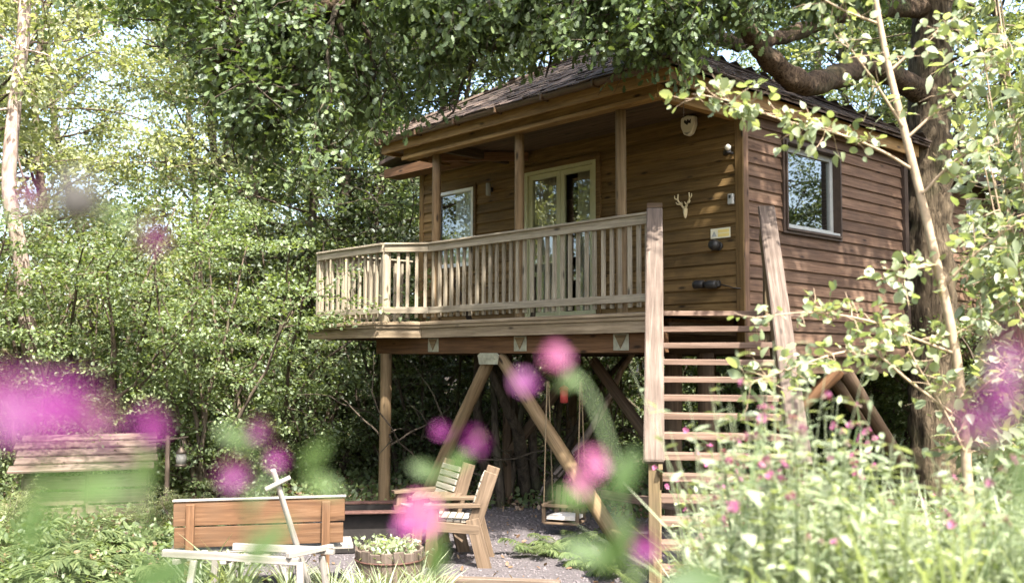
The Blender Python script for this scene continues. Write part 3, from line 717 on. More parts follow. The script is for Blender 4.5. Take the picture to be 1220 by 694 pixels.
# deck
POLY = [(-5.55, -0.54), (-3.82, -0.54), (-3.36, -0.13), (0.60, -0.13), (1.42, 0.68), (1.42, 1.26)]
y = -0.52
def xr(y): return 0.58 + min(0.8, max(0, y + 0.13))
dk = plank('deck', (-5.4, 0.75, Z(-.1)), (0.45, 0.75, Z(-.1)), 0.95, 0.09, 'beam', TH)
while y < 1.26:
    yy = y + 0.068
    x1 = xr(yy) if yy > -0.14 else -3.8 + (yy + .52) * 1.1
    plank('deck_board', (-5.52, yy, Z(-.014)), (x1, yy, Z(-.014)), 0.132, 0.028, 'deck', dk); y += 0.138
for (x0, y0), (x1, y1) in zip(POLY[:-1], POLY[1:]):
    d_ = Vector((x1 - x0, y1 - y0, 0)).normalized(); out = Vector((d_.y, -d_.x, 0))
    a_ = Vector((x0, y0, 0)); b_ = Vector((x1, y1, 0))
    if x0 > 0.5:
        plank('landing_edge', a_ + out * .02 + Vector((0, 0, Z(-.026))), b_ + out * .02 + Vector((0, 0, Z(-.026))), 0.035, 0.05, 'stair', dk); continue
    plank('deck_edge_trim', a_ + out * .02 + Vector((0, 0, Z(-.03))), b_ + out * .02 + Vector((0, 0, Z(-.03))), 0.05, 0.035, 'deck', dk)
    plank('deck_edge_trim', a_ + out * .008 + Vector((0, 0, Z(-.07))), b_ + out * .008 + Vector((0, 0, Z(-.07))), 0.036, 0.04, 'deck', dk)
    plank('deck_fascia', a_ - out * .012 + Vector((0, 0, Z(-.155))), b_ - out * .012 + Vector((0, 0, Z(-.155))), 0.03, 0.125, 'deck', dk)
plank('deck_fascia', (-5.53, -.5, Z(-.11)), (-5.53, 1.25, Z(-.11)), 0.03, 0.2, 'deck', dk)
plank('ledger_beam', (-4.6, 0.06, Z(-.32)), (0.58, 0.06, Z(-.32)), 0.11, 0.21, 'beam', TH)
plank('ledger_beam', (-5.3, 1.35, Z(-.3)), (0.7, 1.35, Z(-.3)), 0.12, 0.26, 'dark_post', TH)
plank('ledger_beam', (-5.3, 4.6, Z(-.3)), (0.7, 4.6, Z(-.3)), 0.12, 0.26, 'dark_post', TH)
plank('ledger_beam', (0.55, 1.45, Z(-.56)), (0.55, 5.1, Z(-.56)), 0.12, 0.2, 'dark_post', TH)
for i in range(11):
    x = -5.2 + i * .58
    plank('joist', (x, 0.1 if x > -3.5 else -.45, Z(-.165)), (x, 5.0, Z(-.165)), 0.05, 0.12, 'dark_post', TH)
for x in (-3.27, -1.58, 0.02):
    bk = prism('bracket', [(-.11, .09), (.11, .09), (.11, -.09), (-.11, -.09)], 0.008, 'galv', TH, mat_axes((x, 0.0, Z(-.31)), (1, 0, 0), (0, 0, 1), (0, -1, 0)), 0.002)
    prism('gusset', [(-.085, .075), (.085, .075), (0, -.07)], 0.012, 'post', bk, mat_axes((x, -0.009, Z(-.31)), (1, 0, 0), (0, 0, 1), (0, -1, 0)), 0.002)
# stilts and braces
def stilt(x, y, r, mat, top=-.42):
    pole('stilt', (x, y, gz(x, y) - .3), (x, y, Z(top)), r, r * .95, mat, TH)
stilt(-4.18, -0.12, 0.082, 'post')
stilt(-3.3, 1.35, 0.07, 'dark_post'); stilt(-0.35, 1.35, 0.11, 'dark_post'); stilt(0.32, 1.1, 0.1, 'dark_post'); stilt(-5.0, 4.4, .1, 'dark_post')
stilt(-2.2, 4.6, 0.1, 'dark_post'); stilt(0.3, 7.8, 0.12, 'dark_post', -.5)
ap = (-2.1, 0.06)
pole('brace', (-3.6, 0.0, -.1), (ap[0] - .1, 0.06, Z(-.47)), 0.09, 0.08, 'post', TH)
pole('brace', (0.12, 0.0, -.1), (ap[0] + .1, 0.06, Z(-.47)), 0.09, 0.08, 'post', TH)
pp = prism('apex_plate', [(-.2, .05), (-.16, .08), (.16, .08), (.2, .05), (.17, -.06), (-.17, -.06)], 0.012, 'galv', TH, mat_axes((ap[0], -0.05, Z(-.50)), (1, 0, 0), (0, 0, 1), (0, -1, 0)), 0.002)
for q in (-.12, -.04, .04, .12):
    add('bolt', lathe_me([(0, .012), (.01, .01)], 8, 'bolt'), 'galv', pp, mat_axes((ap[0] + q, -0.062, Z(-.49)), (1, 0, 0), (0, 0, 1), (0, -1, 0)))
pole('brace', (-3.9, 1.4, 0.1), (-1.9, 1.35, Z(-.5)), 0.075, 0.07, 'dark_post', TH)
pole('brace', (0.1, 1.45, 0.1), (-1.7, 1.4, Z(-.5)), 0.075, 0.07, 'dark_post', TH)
# the flared braces below the side wall
pole('brace', PX(1078, 560, 13.2), PX(1006, 440, 12.5), 0.095, 0.09, 'dark_post', TH)
pole('brace', PX(1082, 572, 14.2), PX(990, 448, 13.0), 0.085, 0.08, 'dark_post', TH)
pole('brace', PX(925, 512, 12.6), PX(1000, 440, 12.5), 0.095, 0.09, 'beam', TH)
plank('ground_beam', (-.9, 0.7, 0.42), (0.9, 0.55, 0.42), 0.06, 0.1, 'stair', TH)

# balustrade round the deck
BAL = [((0.47, -0.03), (-3.32, -0.03)), ((-3.32, -0.03), (-3.78, -0.44)), ((-3.78, -0.44), (-5.43, -0.44)), ((-5.43, -0.44), (-5.43, 1.22))]
bal = plank('balustrade', (0.47, -0.055, Z(.975)), (-3.33, -0.055, Z(.975)), 0.035, 0.095, 'rail', TH)
for si, (p_, q_) in enumerate(BAL):
    p = Vector((*p_, 0)); q = Vector((*q_, 0)); d_ = (q - p).normalized(); out = Vector((-d_.y, d_.x, 0)); L_ = (q - p).length
    up_ = Vector((0, 0, 1))
    if si > 0: plank('top_rail', p + out * .025 + up_ * Z(.975), q + out * .025 + up_ * Z(.975), 0.035, 0.095, 'rail', bal)
    plank('rail_cap', p + out * .005 + up_ * Z(1.036), q + out * .005 + up_ * Z(1.036), 0.12, 0.026, 'rail', bal)
    plank('bottom_rail', p + out * .025 + up_ * Z(.15), q + out * .025 + up_ * Z(.15), 0.034, 0.085, 'rail', bal)
    nb = max(3, int(round(L_ / (0.128 if si == 0 else 0.132))))
    for i in range(nb):
        c = p + d_ * (L_ * (i + .5) / nb + random.uniform(-.006, .006)) - out * .013 + up_ * Z(0)
        plank('baluster', c + up_ * .055, c + up_ * 1.015, 0.042, 0.036, 'rail', bal, up=out, bev=.003)
pole('bay_post', (-3.79, -0.40, Z(-.02)), (-3.79, -0.40, Z(1.02)), 0.06, 0.058, 'rail', TH)
plank('end_post', (-5.42, -0.43, Z(-.05)), (-5.42, -0.43, Z(1.02)), 0.08, 0.08, 'rail', TH, up=(0, -1, 0))

# ------------------------------------------------------------------ staircase
ST = thing('staircase', 'open-tread timber staircase with broad board handrails climbing to the deck', 'staircase', (1.8, -0.9, 0))
hd = R(-39); DN = Vector((-math.sin(hd), -math.cos(hd), 0)); ER = Vector((math.cos(hd), -math.sin(hd), 0))
ER = Vector((0.777, 0.629, 0)); SL = Vector((0.62, -0.11, 0)); WID = 1.06; RISE = 0.1667
zv = Vector((0, 0, 1)); sl_up = (DN + zv).normalized(); sl_dn = (DN - zv).normalized()
for i in range(1, 15):
    c = SL + DN * (RISE * (i - 0.42)) + zv * (Z(0) - RISE * i - .025)
    plank('tread', c + ER * .02 + zv * random.uniform(-.004, .004), c + ER * (WID + .05) + zv * random.uniform(-.004, .004), 0.225, 0.056, 'stair', ST, up=zv)
for s in (0.0, WID + .07):
    b0 = SL + ER * s + zv * (Z(-.1)) - DN * .05
    plank('stringer', b0, b0 + sl_dn * 3.42, 0.05, 0.26, 'string', ST, up=sl_up)
for s, so_ in ((-0.03, -1), (WID + 0.04, 1)):
    r0 = SL + ER * s + zv * Z(1.06) - DN * .02
    plank('handrail', r0, r0 + sl_dn * 3.36, 0.165, 0.05, 'handrail', ST, up=sl_up, bev=.012)
    for tt in ((0.04, 1.2, 2.28) if so_ < 0 else (0.03, 0.12, 2.3)):
        b = SL + ER * s + DN * tt
        top = Z(1.02) - tt
        lo = gz(b.x, b.y) - .1 if tt > 2 else Z(-.25) - tt
        plank('newel_post', (b.x, b.y, lo), (b.x, b.y, top), 0.09, 0.085, 'string', ST, up=DN)
    k0 = SL + ER * (s - so_ * .05) + zv * Z(.84)
    plank('rail_board', k0, k0 + sl_dn * 3.25, 0.035, 0.26, 'string', ST, up=sl_up)
    m0 = SL + ER * s + zv * Z(.55)
    plank('mid_rail', m0 + DN * .12, m0 + DN * .12 + sl_dn * 3.0, 0.035, 0.12, 'string', ST, up=sl_up)
plank('end_cap', SL - ER * .03 + zv * Z(1.1) - DN * .03 - ER * .08, SL - ER * .03 + zv * Z(1.1) - DN * .03 + ER * .08, 0.03, 0.05, 'dark_post', ST)

# ------------------------------------------------------------------ fittings on the front wall
WYF = FY - 0.034
def onwall(x, z, d=0.0): return mat_axes((x, WYF - d, Z(z)), (1, 0, 0), (0, 0, 1), (0, -1, 0))
al = thing('alarm_box', 'white shield-shaped alarm box high on the wall under the eaves', 'alarm', (0.01, WYF, Z(2.24)))
prism('cover', [(-.1, .1), (0, .125), (.1, .1), (.105, .0), (.06, -.1), (0, -.125), (-.06, -.1), (-.105, 0)], 0.07, 'white_plastic', al, onwall(0.01, 2.26), 0.012)
prism('emblem', [(-.05, .03), (-.035, .06), (-.01, .035), (.01, .06), (.03, .035), (.055, .055), (.05, 0), (.02, .012), (0, -.012), (-.03, .01)], 0.003, 'black', al, onwall(0.01, 2.275, .0705))
prism('base_lens', [(-.05, -.085), (.05, -.085), (.0, -.115)], 0.004, 'grey_box', al, onwall(0.01, 2.262, .0705))
sg = thing('stag_skull', 'small pale stag skull ornament with branching antlers on the wall', 'ornament', (-0.06, WYF, Z(1.2)))
me = bpy.data.meshes.new('skull')
bm = bmesh.new(); bmesh.ops.create_icosphere(bm, subdivisions=2, radius=1)
for v in bm.verts:
    t_ = (1 - v.co.z) / 2; wv = 0.034 * (1 - .75 * t_) + .004
    v.co = Vector((v.co.x * wv, v.co.y * 0.03 - .03, v.co.z * .075))
bm.to_mesh(me); bm.free()
add('skull', me, 'bone', sg, Matrix.Translation((-0.06, WYF, Z(1.24))))
for s in (-1, 1):
    tb = Tubes()
    def ap_(pts, r0, r1): tb.add(curve([(-0.06 + s * x, WYF - .04 - y, Z(1.29) + z) for x, y, z in pts], 5), np.linspace(r0, r1, (len(pts) - 1) * 5 + 1), 7)
    ap_([(.015, 0, 0), (.05, .01, .05), (.085, .02, .1), (.08, .02, .17)], .013, .008)
    ap_([(.045, .01, .045), (.085, .03, .05), (.105, .03, .075)], .011, .005)
    ap_([(.08, .02, .1), (.12, .03, .12), (.125, .03, .155)], .01, .005)
    ap_([(.03, .01, .03), (.02, .03, .07)], .009, .004)
    add('antler', tb.mesh('antler'), 'bone', sg)
kp = thing('key_box', 'small grey key box on the corner board beside the stairs', 'key box', (0.585, WYF, Z(1.27)))
add('body', box_me(0.07, 0.12, 0.045, .008, 'grey_box'), 'grey_box', kp, onwall(.585, 1.32, .03))
add('button', box_me(0.025, 0.035, 0.01, .003, 'black'), 'black', kp, onwall(.585, 1.345, .057))
wsn = thing('warning_sign', 'cream and yellow warning notice fixed to the wall boards', 'sign', (0.42, WYF, Z(.89)))
add('plate', box_me(0.27, 0.115, 0.006, .001, 'sign_white'), 'sign_white', wsn, onwall(.42, .95, .006))
prism('symbol', [(-.035, -.03), (.035, -.03), (0, .035)], 0.002, 'grey_box', wsn, onwall(.335, .945, .0095))
for k_ in range(2): add('printed_band', box_me(0.155, 0.038, 0.002, 0, 'sign_yellow'), 'sign_yellow', wsn, onwall(.465, .925 + .046 * k_, .0095))
wl = thing('bulkhead_lamp', 'dark round bulkhead lamp below the warning notice', 'wall lamp', (0.4, WYF, Z(.72)))
add('base', lathe_me([(0, .05), (.03, .055), (.035, .045)], 16, 'base'), 'black', wl, onwall(.4, .8))
add('shade', lathe_me([(.0, .03), (.02, .058), (.06, .066), (.1, .055), (.115, .02)], 16, 'shade'), 'black', wl, onwall(.39, .81, .03))
sp = thing('twin_spotlight', 'dark twin-barrel spotlight low on the wall above the top step', 'spotlight', (0.3, WYF, Z(.3)))
for k_, x in enumerate((.17, .34)):
    add('barrel', lathe_me([(-.075, .03), (-.065, .046), (.03, .05), (.065, .042), (.07, .02)], 14, 'barrel'), 'black', sp, mat_axes((x, WYF - .09, Z(.37 - .01 * k_)), (0, -1, 0), (0, 0, 1), (-1, 0, 0)))
add('mount', box_me(0.12, 0.07, 0.06, .008, 'black'), 'black', sp, onwall(.36, .37, .03))
tb = Tubes().add(curve([(.42, WYF - .02, Z(.36)), (.55, WYF - .03, Z(.33)), (.62, WYF - .05, Z(.31)), (.71, WYF + .02, Z(.3))], 5), np.full(16, .008), 6)
add('cable', tb.mesh('cable'), 'black', sp)
sc_ = thing('security_camera', 'small black security camera with white ball on the corner board', 'camera', (0.6, WYF, Z(1.8)))
add('body', box_me(0.11, 0.06, 0.06, .01, 'black'), 'black', sc_, mat_axes((.56, WYF - .06, Z(1.86)), Vector((.8, -.5, .2)).normalized(), Vector((.5, .8, 0)).normalized(), (0, 0, 1)))
add('dome', lathe_me([(-.035, .012), (-.02, .03), (0, .036), (.02, .03), (.035, .012)], 12, 'dome'), 'white_plastic', sc_, Matrix.Translation((.6, WYF - .1, Z(1.9))))
add('mount', box_me(0.03, 0.03, 0.08, .004, 'black'), 'black', sc_, onwall(.59, 1.85, .03))
pl = thing('porch_lamp', 'slim silver tube lamp on the wall between window and doors', 'wall lamp', (-3.56, WYF, Z(1.86)))
add('tube', lathe_me([(-.09, .03), (-.085, .035), (.085, .035), (.09, .03)], 14, 'tube'), 'grey_frame', pl, Matrix.Translation((-3.56, WYF - .07, Z(1.95))))
add('mount', box_me(0.06, 0.06, 0.05, .005, 'black'), 'black', pl, onwall(-3.56, 1.95, .02))
# ------------------------------------------------------------------ furniture in the clearing
HFv = Vector((HF[0], HF[1], 0)); HRv = Vector((HR[0], HR[1], 0))
def at(a, b, z=None):
    """ground point a metres ahead of and b metres right of the camera"""
    x, y = CAM[0] + a * HF[0] + b * HR[0], CAM[1] + a * HF[1] + b * HR[1]
    return Vector((x, y, gz(x, y) if z is None else z))
def apx(px, a, z=None): return at(a, a * (px - 610) / FPX, z)

# long bench seen from behind
b0, b1 = Vector((-0.98, -4.52, 0)), Vector((-0.26, -3.30, 0)); bx_ = (b1 - b0).normalized(); by_ = Vector((-bx_.y, bx_.x, 0)); BL = (b1 - b0).length
BN = thing('garden_bench', 'orange-brown wooden bench with a high board back facing the fire pit', 'bench', (b0 + b1) / 2)
def bp(u, v, z): return b0 + bx_ * u + by_ * v + Vector((0, 0, z - (.06 if z > .35 else 0)))
plank('backrest_board', bp(0, 0, .745), bp(BL, -.0, .755), 0.035, 0.2, 'bench', BN)
plank('backrest_board', bp(0.01, 0.004, .55), bp(BL - .01, .004, .556), 0.035, 0.17, 'bench', BN)
plank('top_strip', bp(-.01, 0, .857), bp(BL + .01, 0, .866), 0.06, 0.016, 'pale', BN)
for u in (.14, BL - .16): plank('leg', bp(u, -.045, -.02), bp(u, -.045, .83), 0.07, 0.05, 'bench', BN, up=by_)
for u in (.14, BL - .16): plank('leg', bp(u, .42, -.02), bp(u, .42, .40), 0.06, 0.06, 'bench', BN, up=by_)
for k_ in range(4): plank('seat_slat', bp(-.03, .07 + .115 * k_, .425), bp(BL + .08, .07 + .115 * k_, .425), 0.105, 0.03, 'pale', BN)
for u in (.14, BL - .16): plank('seat_bearer', bp(u, -.02, .385), bp(u, .45, .385), 0.05, 0.05, 'bench', BN)

# bleached trestle frame and the pole leaning on it
t0, t1 = Vector((-0.62, -4.72, 0)), Vector((0.33, -3.86, 0)); tx_ = (t1 - t0).normalized(); ty_ = Vector((-tx_.y, tx_.x, 0)); TL = (t1 - t0).length
TR = thing('trestle', 'bleached grey wooden trestle frame among grasses in front of the bench', 'trestle', (t0 + t1) / 2)
def tp(u, v, z): return t0 + tx_ * u + ty_ * v + Vector((0, 0, z))
plank('top_rail', tp(0, -.08, .46), tp(TL * .86, -.1, .42), 0.05, 0.055, 'pale', TR)
plank('top_rail', tp(.45, .24, .46), tp(TL + .02, .2, .45), 0.05, 0.055, 'pale', TR)
plank('cross_bar', tp(TL * .8, -.14, .47), tp(TL * .99, .26, .475), 0.045, 0.04, 'pale', TR)
plank('cross_bar', tp(.12, -.14, .40), tp(.2, .28, .40), 0.045, 0.04, 'pale', TR)
for u, v, w_, z_ in ((.28, -.14, -.2, .42), (.30, .24, .32, .41), (TL - .16, -.12, -.2, .42), (TL - .08, .2, .3, .41), (TL - .22, .0, .05, .42)):
    plank('leg', tp(u + .04 * (1 if u > .5 else -1), w_, -.02), tp(u, v, z_), 0.05, 0.04, 'pale', TR, up=ty_)
for u in (.5, .7): plank('slat', tp(u, -.12, .40), tp(u + .05, .24, .40), 0.05, 0.025, 'pale', TR)
LP = thing('leaning_pole', 'bleached wooden pole with a short cross peg leaning over the trestle', 'pole', PX(374, 716, 8.35))
pole('shaft', PX(374, 716, 8.35), PX(325, 559, 7.95), 0.027, 0.022, 'pale', LP, 10, .003)
pole('cross_peg', PX(316, 583, 7.93), PX(346, 568, 8.0), 0.021, 0.019, 'pale', LP, 10, .002)

# fire pit
fp = Vector((-1.75, -2.1, 0)); FP = thing('fire_pit', 'rusty steel fire pit box with a flat rim beyond the bench', 'fire pit', fp)
fx = (HRv + HFv * .15).normalized(); fy = Vector((-fx.y, fx.x, 0))
def fpp(u, v, z): return fp + fx * u + fy * v + Vector((0, 0, z))
for s, ax in ((-1, 0), (1, 0), (-1, 1), (1, 1)):
    if ax == 0: plank('side_panel', fpp(-.34, s * .31, .22), fpp(.34, s * .31, .22), 0.02, 0.4, 'soot', FP)
    else: plank('side_panel', fpp(s * .35, -.3, .22), fpp(s * .35, .3, .22), 0.02, 0.4, 'soot', FP)
for s in (-1, 1):
    plank('rim', fpp(-.44, s * .36, .435), fpp(.44, s * .36, .435), 0.14, 0.02, 'rust', FP)
    plank('rim', fpp(s * .38, -.288, .435), fpp(s * .38, .288, .435), 0.12, 0.02, 'rust', FP)
plank('ash_bed', fpp(-.33, 0, .2), fpp(.33, 0, .2), 0.58, 0.05, 'soot', FP)

# half-barrel planter of silvered staves
bp0 = Vector((0.02, -3.02, 0)); BP = thing('stave_planter', 'silver-grey wooden stave planter holding low herbs', 'planter', bp0)
for k_ in range(18):
    a_ = 2 * math.pi * k_ / 18; d_ = Vector((math.cos(a_), math.sin(a_), 0))
    plank('stave', bp0 + d_ * .25 + Vector((0, 0, 0)), bp0 + d_ * .285 + Vector((0, 0, .36 + .01 * (k_ % 3))), 0.092, 0.022, 'handrail', BP, up=d_)
for z_, r_ in ((.1, .276), (.28, .294)):
    tb = Tubes().add([bp0 + Vector((math.cos(q) * r_, math.sin(q) * r_, z_)) for q in np.linspace(0, 2 * math.pi, 33)], np.full(33, .008), 6)
    add('hoop', tb.mesh('hoop'), 'rust', BP)
add('soil', lathe_me([(0.1, .24), (.3, .25), (.32, .12)], 18, 'soil'), 'soil', BP, Matrix.Translation(bp0))

# companion seat: two slatted seats set at an angle with a little table between
CS = thing('companion_seat', 'heavy timber companion seat of two slatted chairs joined by a table', 'garden seat', (-0.6, -1.6, 0))
def seat_unit(o, ax, face, near_slats):
    """o: foot of the near rear leg; ax: along the seat; face: sitting direction"""
    W_ = 0.56; zz = Vector((0, 0, 1)); back = -face
    def q(u, f, z): return o + ax * u + face * f + zz * z
    for u in (0.0, W_):
        plank('rear_leg', q(u, -.06, -.02), q(u, .07, .47), 0.045, 0.13, 'chair', CS, up=face)
        plank('back_upright', q(u + .004, .055, .40), q(u + .004, -.11, .91), 0.046, 0.13, 'chair', CS, up=face)
        plank('front_leg', q(u, .48, -.02), q(u, .44, .57), 0.045, 0.11, 'chair', CS, up=face)
        plank('armrest', q(u, -.01, .60), q(u, .54, .585), 0.115, 0.034, 'chair', CS)
        plank('seat_rail', q(u, .0, .37), q(u, .47, .40), 0.05, 0.09, 'chair', CS)
    for k_ in range(6): plank('seat_slat', q(.03, 0.08 + .07 * k_, .435 + .004 * k_), q(W_ - .03, 0.08 + .07 * k_, .435 + .004 * k_), 0.062, 0.022, 'slat', CS)
    for k_ in range(6):
        z_ = .52 + .066 * k_; f_ = .1 - .325 * (z_ - .40)
        plank('back_slat', q(.026, f_ + .03, z_), q(W_ - .026, f_ + .03, z_), 0.055, 0.02, 'slat', CS, up=(face + zz * .32).normalized())
    plank('stretcher', q(.0, .42, .2), q(W_, .42, .2), 0.04, 0.08, 'chair', CS)
A1 = (HFv + HRv * .03).normalized(); F1 = Vector((-A1.y, A1.x, 0))
s1o = apx(573, 9.66, 0); seat_unit(s1o, A1, F1, False)
A2 = (HFv * .87 - HRv * .40).normalized(); F2 = Vector((-A2.y, A2.x, 0))
s2o = apx(549, 10.45, 0); seat_unit(s2o, A2, F2, True)
m_ = (s1o + A1 * .56 + s2o) / 2 + F1 * .35
plank('table_top', m_ - A1 * .14 + Vector((0, 0, .60)), m_ + A1 * .22 + Vector((0, 0, .60)), 0.5, 0.03, 'chair', CS)

# hanging swing seat below the deck
sw0 = PX(673, 621, 11.4); sw0 = Vector(sw0)
SWG = thing('swing_seat', 'small wooden swing seat with a pale cushion hung on ropes under the deck', 'swing', sw0)
sx_ = (HRv * .93 - HFv * .36).normalized(); sy_ = Vector((-sx_.y, sx_.x, 0))
def sp_(u, v, z): return sw0 + sx_ * u + sy_ * v + Vector((0, 0, z))
for k_ in range(4): plank('seat_slat', sp_(-.2, -.14 + .09 * k_, 0), sp_(.2, -.14 + .09 * k_, 0), 0.08, 0.022, 'chair', SWG)
for s in (-1, 1):
    plank('arm', sp_(s * .2, -.18, .2), sp_(s * .2, .18, .2), 0.05, 0.03, 'chair', SWG)
    plank('arm_support', sp_(s * .2, -.16, .0), sp_(s * .2, -.16, .19), 0.04, 0.035, 'chair', SWG, up=sy_)
    tb = Tubes().add([sp_(s * .2, -.16, .2), sp_(s * .2, -.05, 1.6 - .0)], [.008, .008], 6).add([sp_(s * .2, .16, .2), sp_(s * .2, .0, 1.6)], [.008, .008], 6)
    add('rope', tb.mesh('rope'), 'cord', SWG)
for k_ in range(5): plank('back_slat', sp_(-.16 + .08 * k_, .17, .02), sp_(-.16 + .08 * k_, .27, .38), 0.06, 0.018, 'chair', SWG, up=sy_)
plank('front_bar', sp_(-.21, -.18, .2), sp_(.21, -.18, .2), 0.03, 0.035, 'chair', SWG)
bm = bmesh.new(); bmesh.ops.create_cube(bm, size=1, matrix=Matrix.Diagonal((.34, .3, .07, 1))); bmesh.ops.subdivide_edges(bm, edges=bm.edges[:], cuts=4, use_grid_fill=True)
for v in bm.verts:
    e_ = (1 - (abs(v.co.x) / .17) ** 3) * (1 - (abs(v.co.y) / .15) ** 3); v.co.z *= .5 + .7 * max(0, e_)
add('cushion', bm_mesh(bm, 'cushion'), 'cushion', SWG, mat_axes(sp_(0, 0, .06), sx_, sy_, (0, 0, 1)))

# red hanging feeder
fd0 = Vector(PX(672, 470, 12.2))
FD = thing('bird_feeder', 'small red feeder hanging in the dark below the deck', 'feeder', fd0)
add('body', lathe_me([(-.1, .03), (-.09, .05), (.06, .055), (.07, .03)], 12, 'body'), 'red', FD, Matrix.Translation(fd0))
add('cap', lathe_me([(.07, .07), (.1, .045), (.12, .01)], 12, 'cap'), 'red', FD, Matrix.Translation(fd0))
tb = Tubes().add([fd0 + Vector((0, 0, .11)), (fd0.x, fd0.y, Z(-.2))], [.006, .006], 5); add('cord', tb.mesh('cord'), 'cord', FD)

# low log shelter with a board roof, and its lantern
ls = apx(110, 12.6, -.02); LX = (HRv + HFv * .38).normalized(); LY = Vector((-LX.y, LX.x, 0))
LS = thing('log_shelter', 'low weathered log shelter with a sloping board roof in the undergrowth', 'log shelter', ls)
def lp(u, v, z): return ls + LX * u + LY * v + Vector((0, 0, z))
for u in (-.68, .0, .68):
    for v in (0, .7): plank('post', lp(u, v, -.05), lp(u, v, .64 + .27 * v / .7), 0.08, 0.08, 'shed', LS, up=LY)
for k_ in range(3):
    for s in (-1, 1):
        z_ = .1 + .19 * k_
        plank('wall_board', lp(.02 * s, -.055, z_ + .008 * s), lp(.7 * s, -.058, z_ + random.uniform(-.015, .015)), 0.022, 0.165, 'shed', LS)
for s in (-1, 1):
    for k_ in range(3): plank('side_board', lp(.73 * s, -.02, .1 + .19 * k_), lp(.73 * s, .72, .1 + .19 * k_), 0.022, 0.17, 'shed', LS)
for k_ in range(5):
    v = -.2 + .235 * k_; z_ = .64 + .32 * (v + .2) / 1.0
    plank('roof_board', lp(-.84 + random.uniform(-.04, .04), v, z_ + .03), lp(.82 + random.uniform(-.04, .04), v, z_ + .035), 0.26, 0.026, 'shed_roof', LS, up=(LY * -.18 + Vector((0, 0, 1))).normalized())
pole('lantern_post', lp(.95, .1, -.05), lp(.95, .1, 1.02), .035, .03, 'shed', LS, 10)
pole('lantern_arm', lp(.72, .1, .94), lp(1.2, .06, 1.0), .016, .012, 'shed', LS, 8)
ln = lp(1.12, .07, .62); LN = thing('lantern', 'aged metal lantern hanging from the arm of the log shelter', 'lantern', ln)
add('base', lathe_me([(0, .075), (.03, .078), (.035, .06)], 16, 'base'), 'lamp_metal', LN, Matrix.Translation(ln))
add('glass', lathe_me([(.035, .062), (.09, .07), (.17, .062)], 16, 'glass'), 'lamp_glass', LN, Matrix.Translation(ln))
add('hood', lathe_me([(.17, .075), (.2, .06), (.235, .035), (.26, .012)], 16, 'hood'), 'lamp_metal', LN, Matrix.Translation(ln))
tb = Tubes().add([ln + Vector((math.cos(q) * .045, 0, .25 + math.sin(q) * .1)) for q in np.linspace(0, math.pi, 9)], np.full(9, .006), 6).add([ln + Vector((0, 0, .34)), ln + Vector((0, 0, .375))], [.006, .006], 6)
add('handle', tb.mesh('handle'), 'lamp_metal', LN)
# timber edging of the gravel
ED = tag(plank('timber_edging', apx(486, 8.95, .03), apx(668, 8.75, .03), 0.1, 0.12, 'shed', None), 'pale squared timber edging the gravel at the foot of the clearing', 'edging')
# ------------------------------------------------------------------ the oak the house is built round
def in_oak(p):
    rel = np.asarray(p) - CAM; d = rel @ FW
    return 347 - FPX * (rel @ UP) / d < np.interp(610 + FPX * (rel @ RT) / d, OLX, OLY)
OLX = [180, 230, 290, 340, 380, 430, 470, 510, 560, 620, 680, 735, 765, 800, 830, 870, 920, 1000, 1060, 1100]
OLY = [60, 90, 235, 260, 215, 215, 170, 156, 126, 103, 88, 86, 106, 120, 92, 74, 52, 44, 30, -10]
def branch_cloud(tubes, base_pts, base_rad, r, nsub, Lsub, ntw, Ltw, out, ok=None):
    """side branches and twigs off a limb; appends (points, directions) of leaf seats to out"""
    m = len(base_pts)
    for i in range(nsub):
        k = r.integers(int(m * 0.25), m); p = base_pts[k]
        d = unit(r.normal(size=3) + unit(base_pts[min(k + 1, m - 1)] - base_pts[k - 1]) * 0.8 + np.array([0, 0, -0.15]))
        L = Lsub * r.uniform(0.6, 1.3); q = wander(p, d, L, 6, 0.25, r, -0.02)
        if ok and not (ok(q[-1]) and ok(q[3])): continue
        tubes.add(q, np.linspace(min(base_rad[k] * .6, .035), 0.008, 7), 5)
        for j in range(ntw):
            k2 = r.integers(2, 7); d2 = unit(r.normal(size=3) + d * 0.6 + np.array([0, 0, -0.1]))
            t_ = wander(q[k2], d2, Ltw * r.uniform(.6, 1.3), 4, 0.25, r, -0.04)
            if ok and not ok(t_[-1]): continue
            tubes.add(t_, np.linspace(.007, .003, 5), 3)
            out.append((t_, d2))
def seat_leaves(out, per, r, spread, flat=1.0):
    P, D = [], []
    for t_, d in out:
        k = r.uniform(0.15, 1.0, per) * (len(t_) - 1); i = np.minimum(k.astype(int), len(t_) - 2); f = (k - i)[:, None]
        P.append(t_[i] * (1 - f) + t_[i + 1] * f + r.normal(size=(per, 3)) * spread * np.array([1, 1, flat])); D.append(np.repeat(d[None], per, 0) + r.normal(size=(per, 3)) * .8)
    return np.concatenate(P), np.concatenate(D)

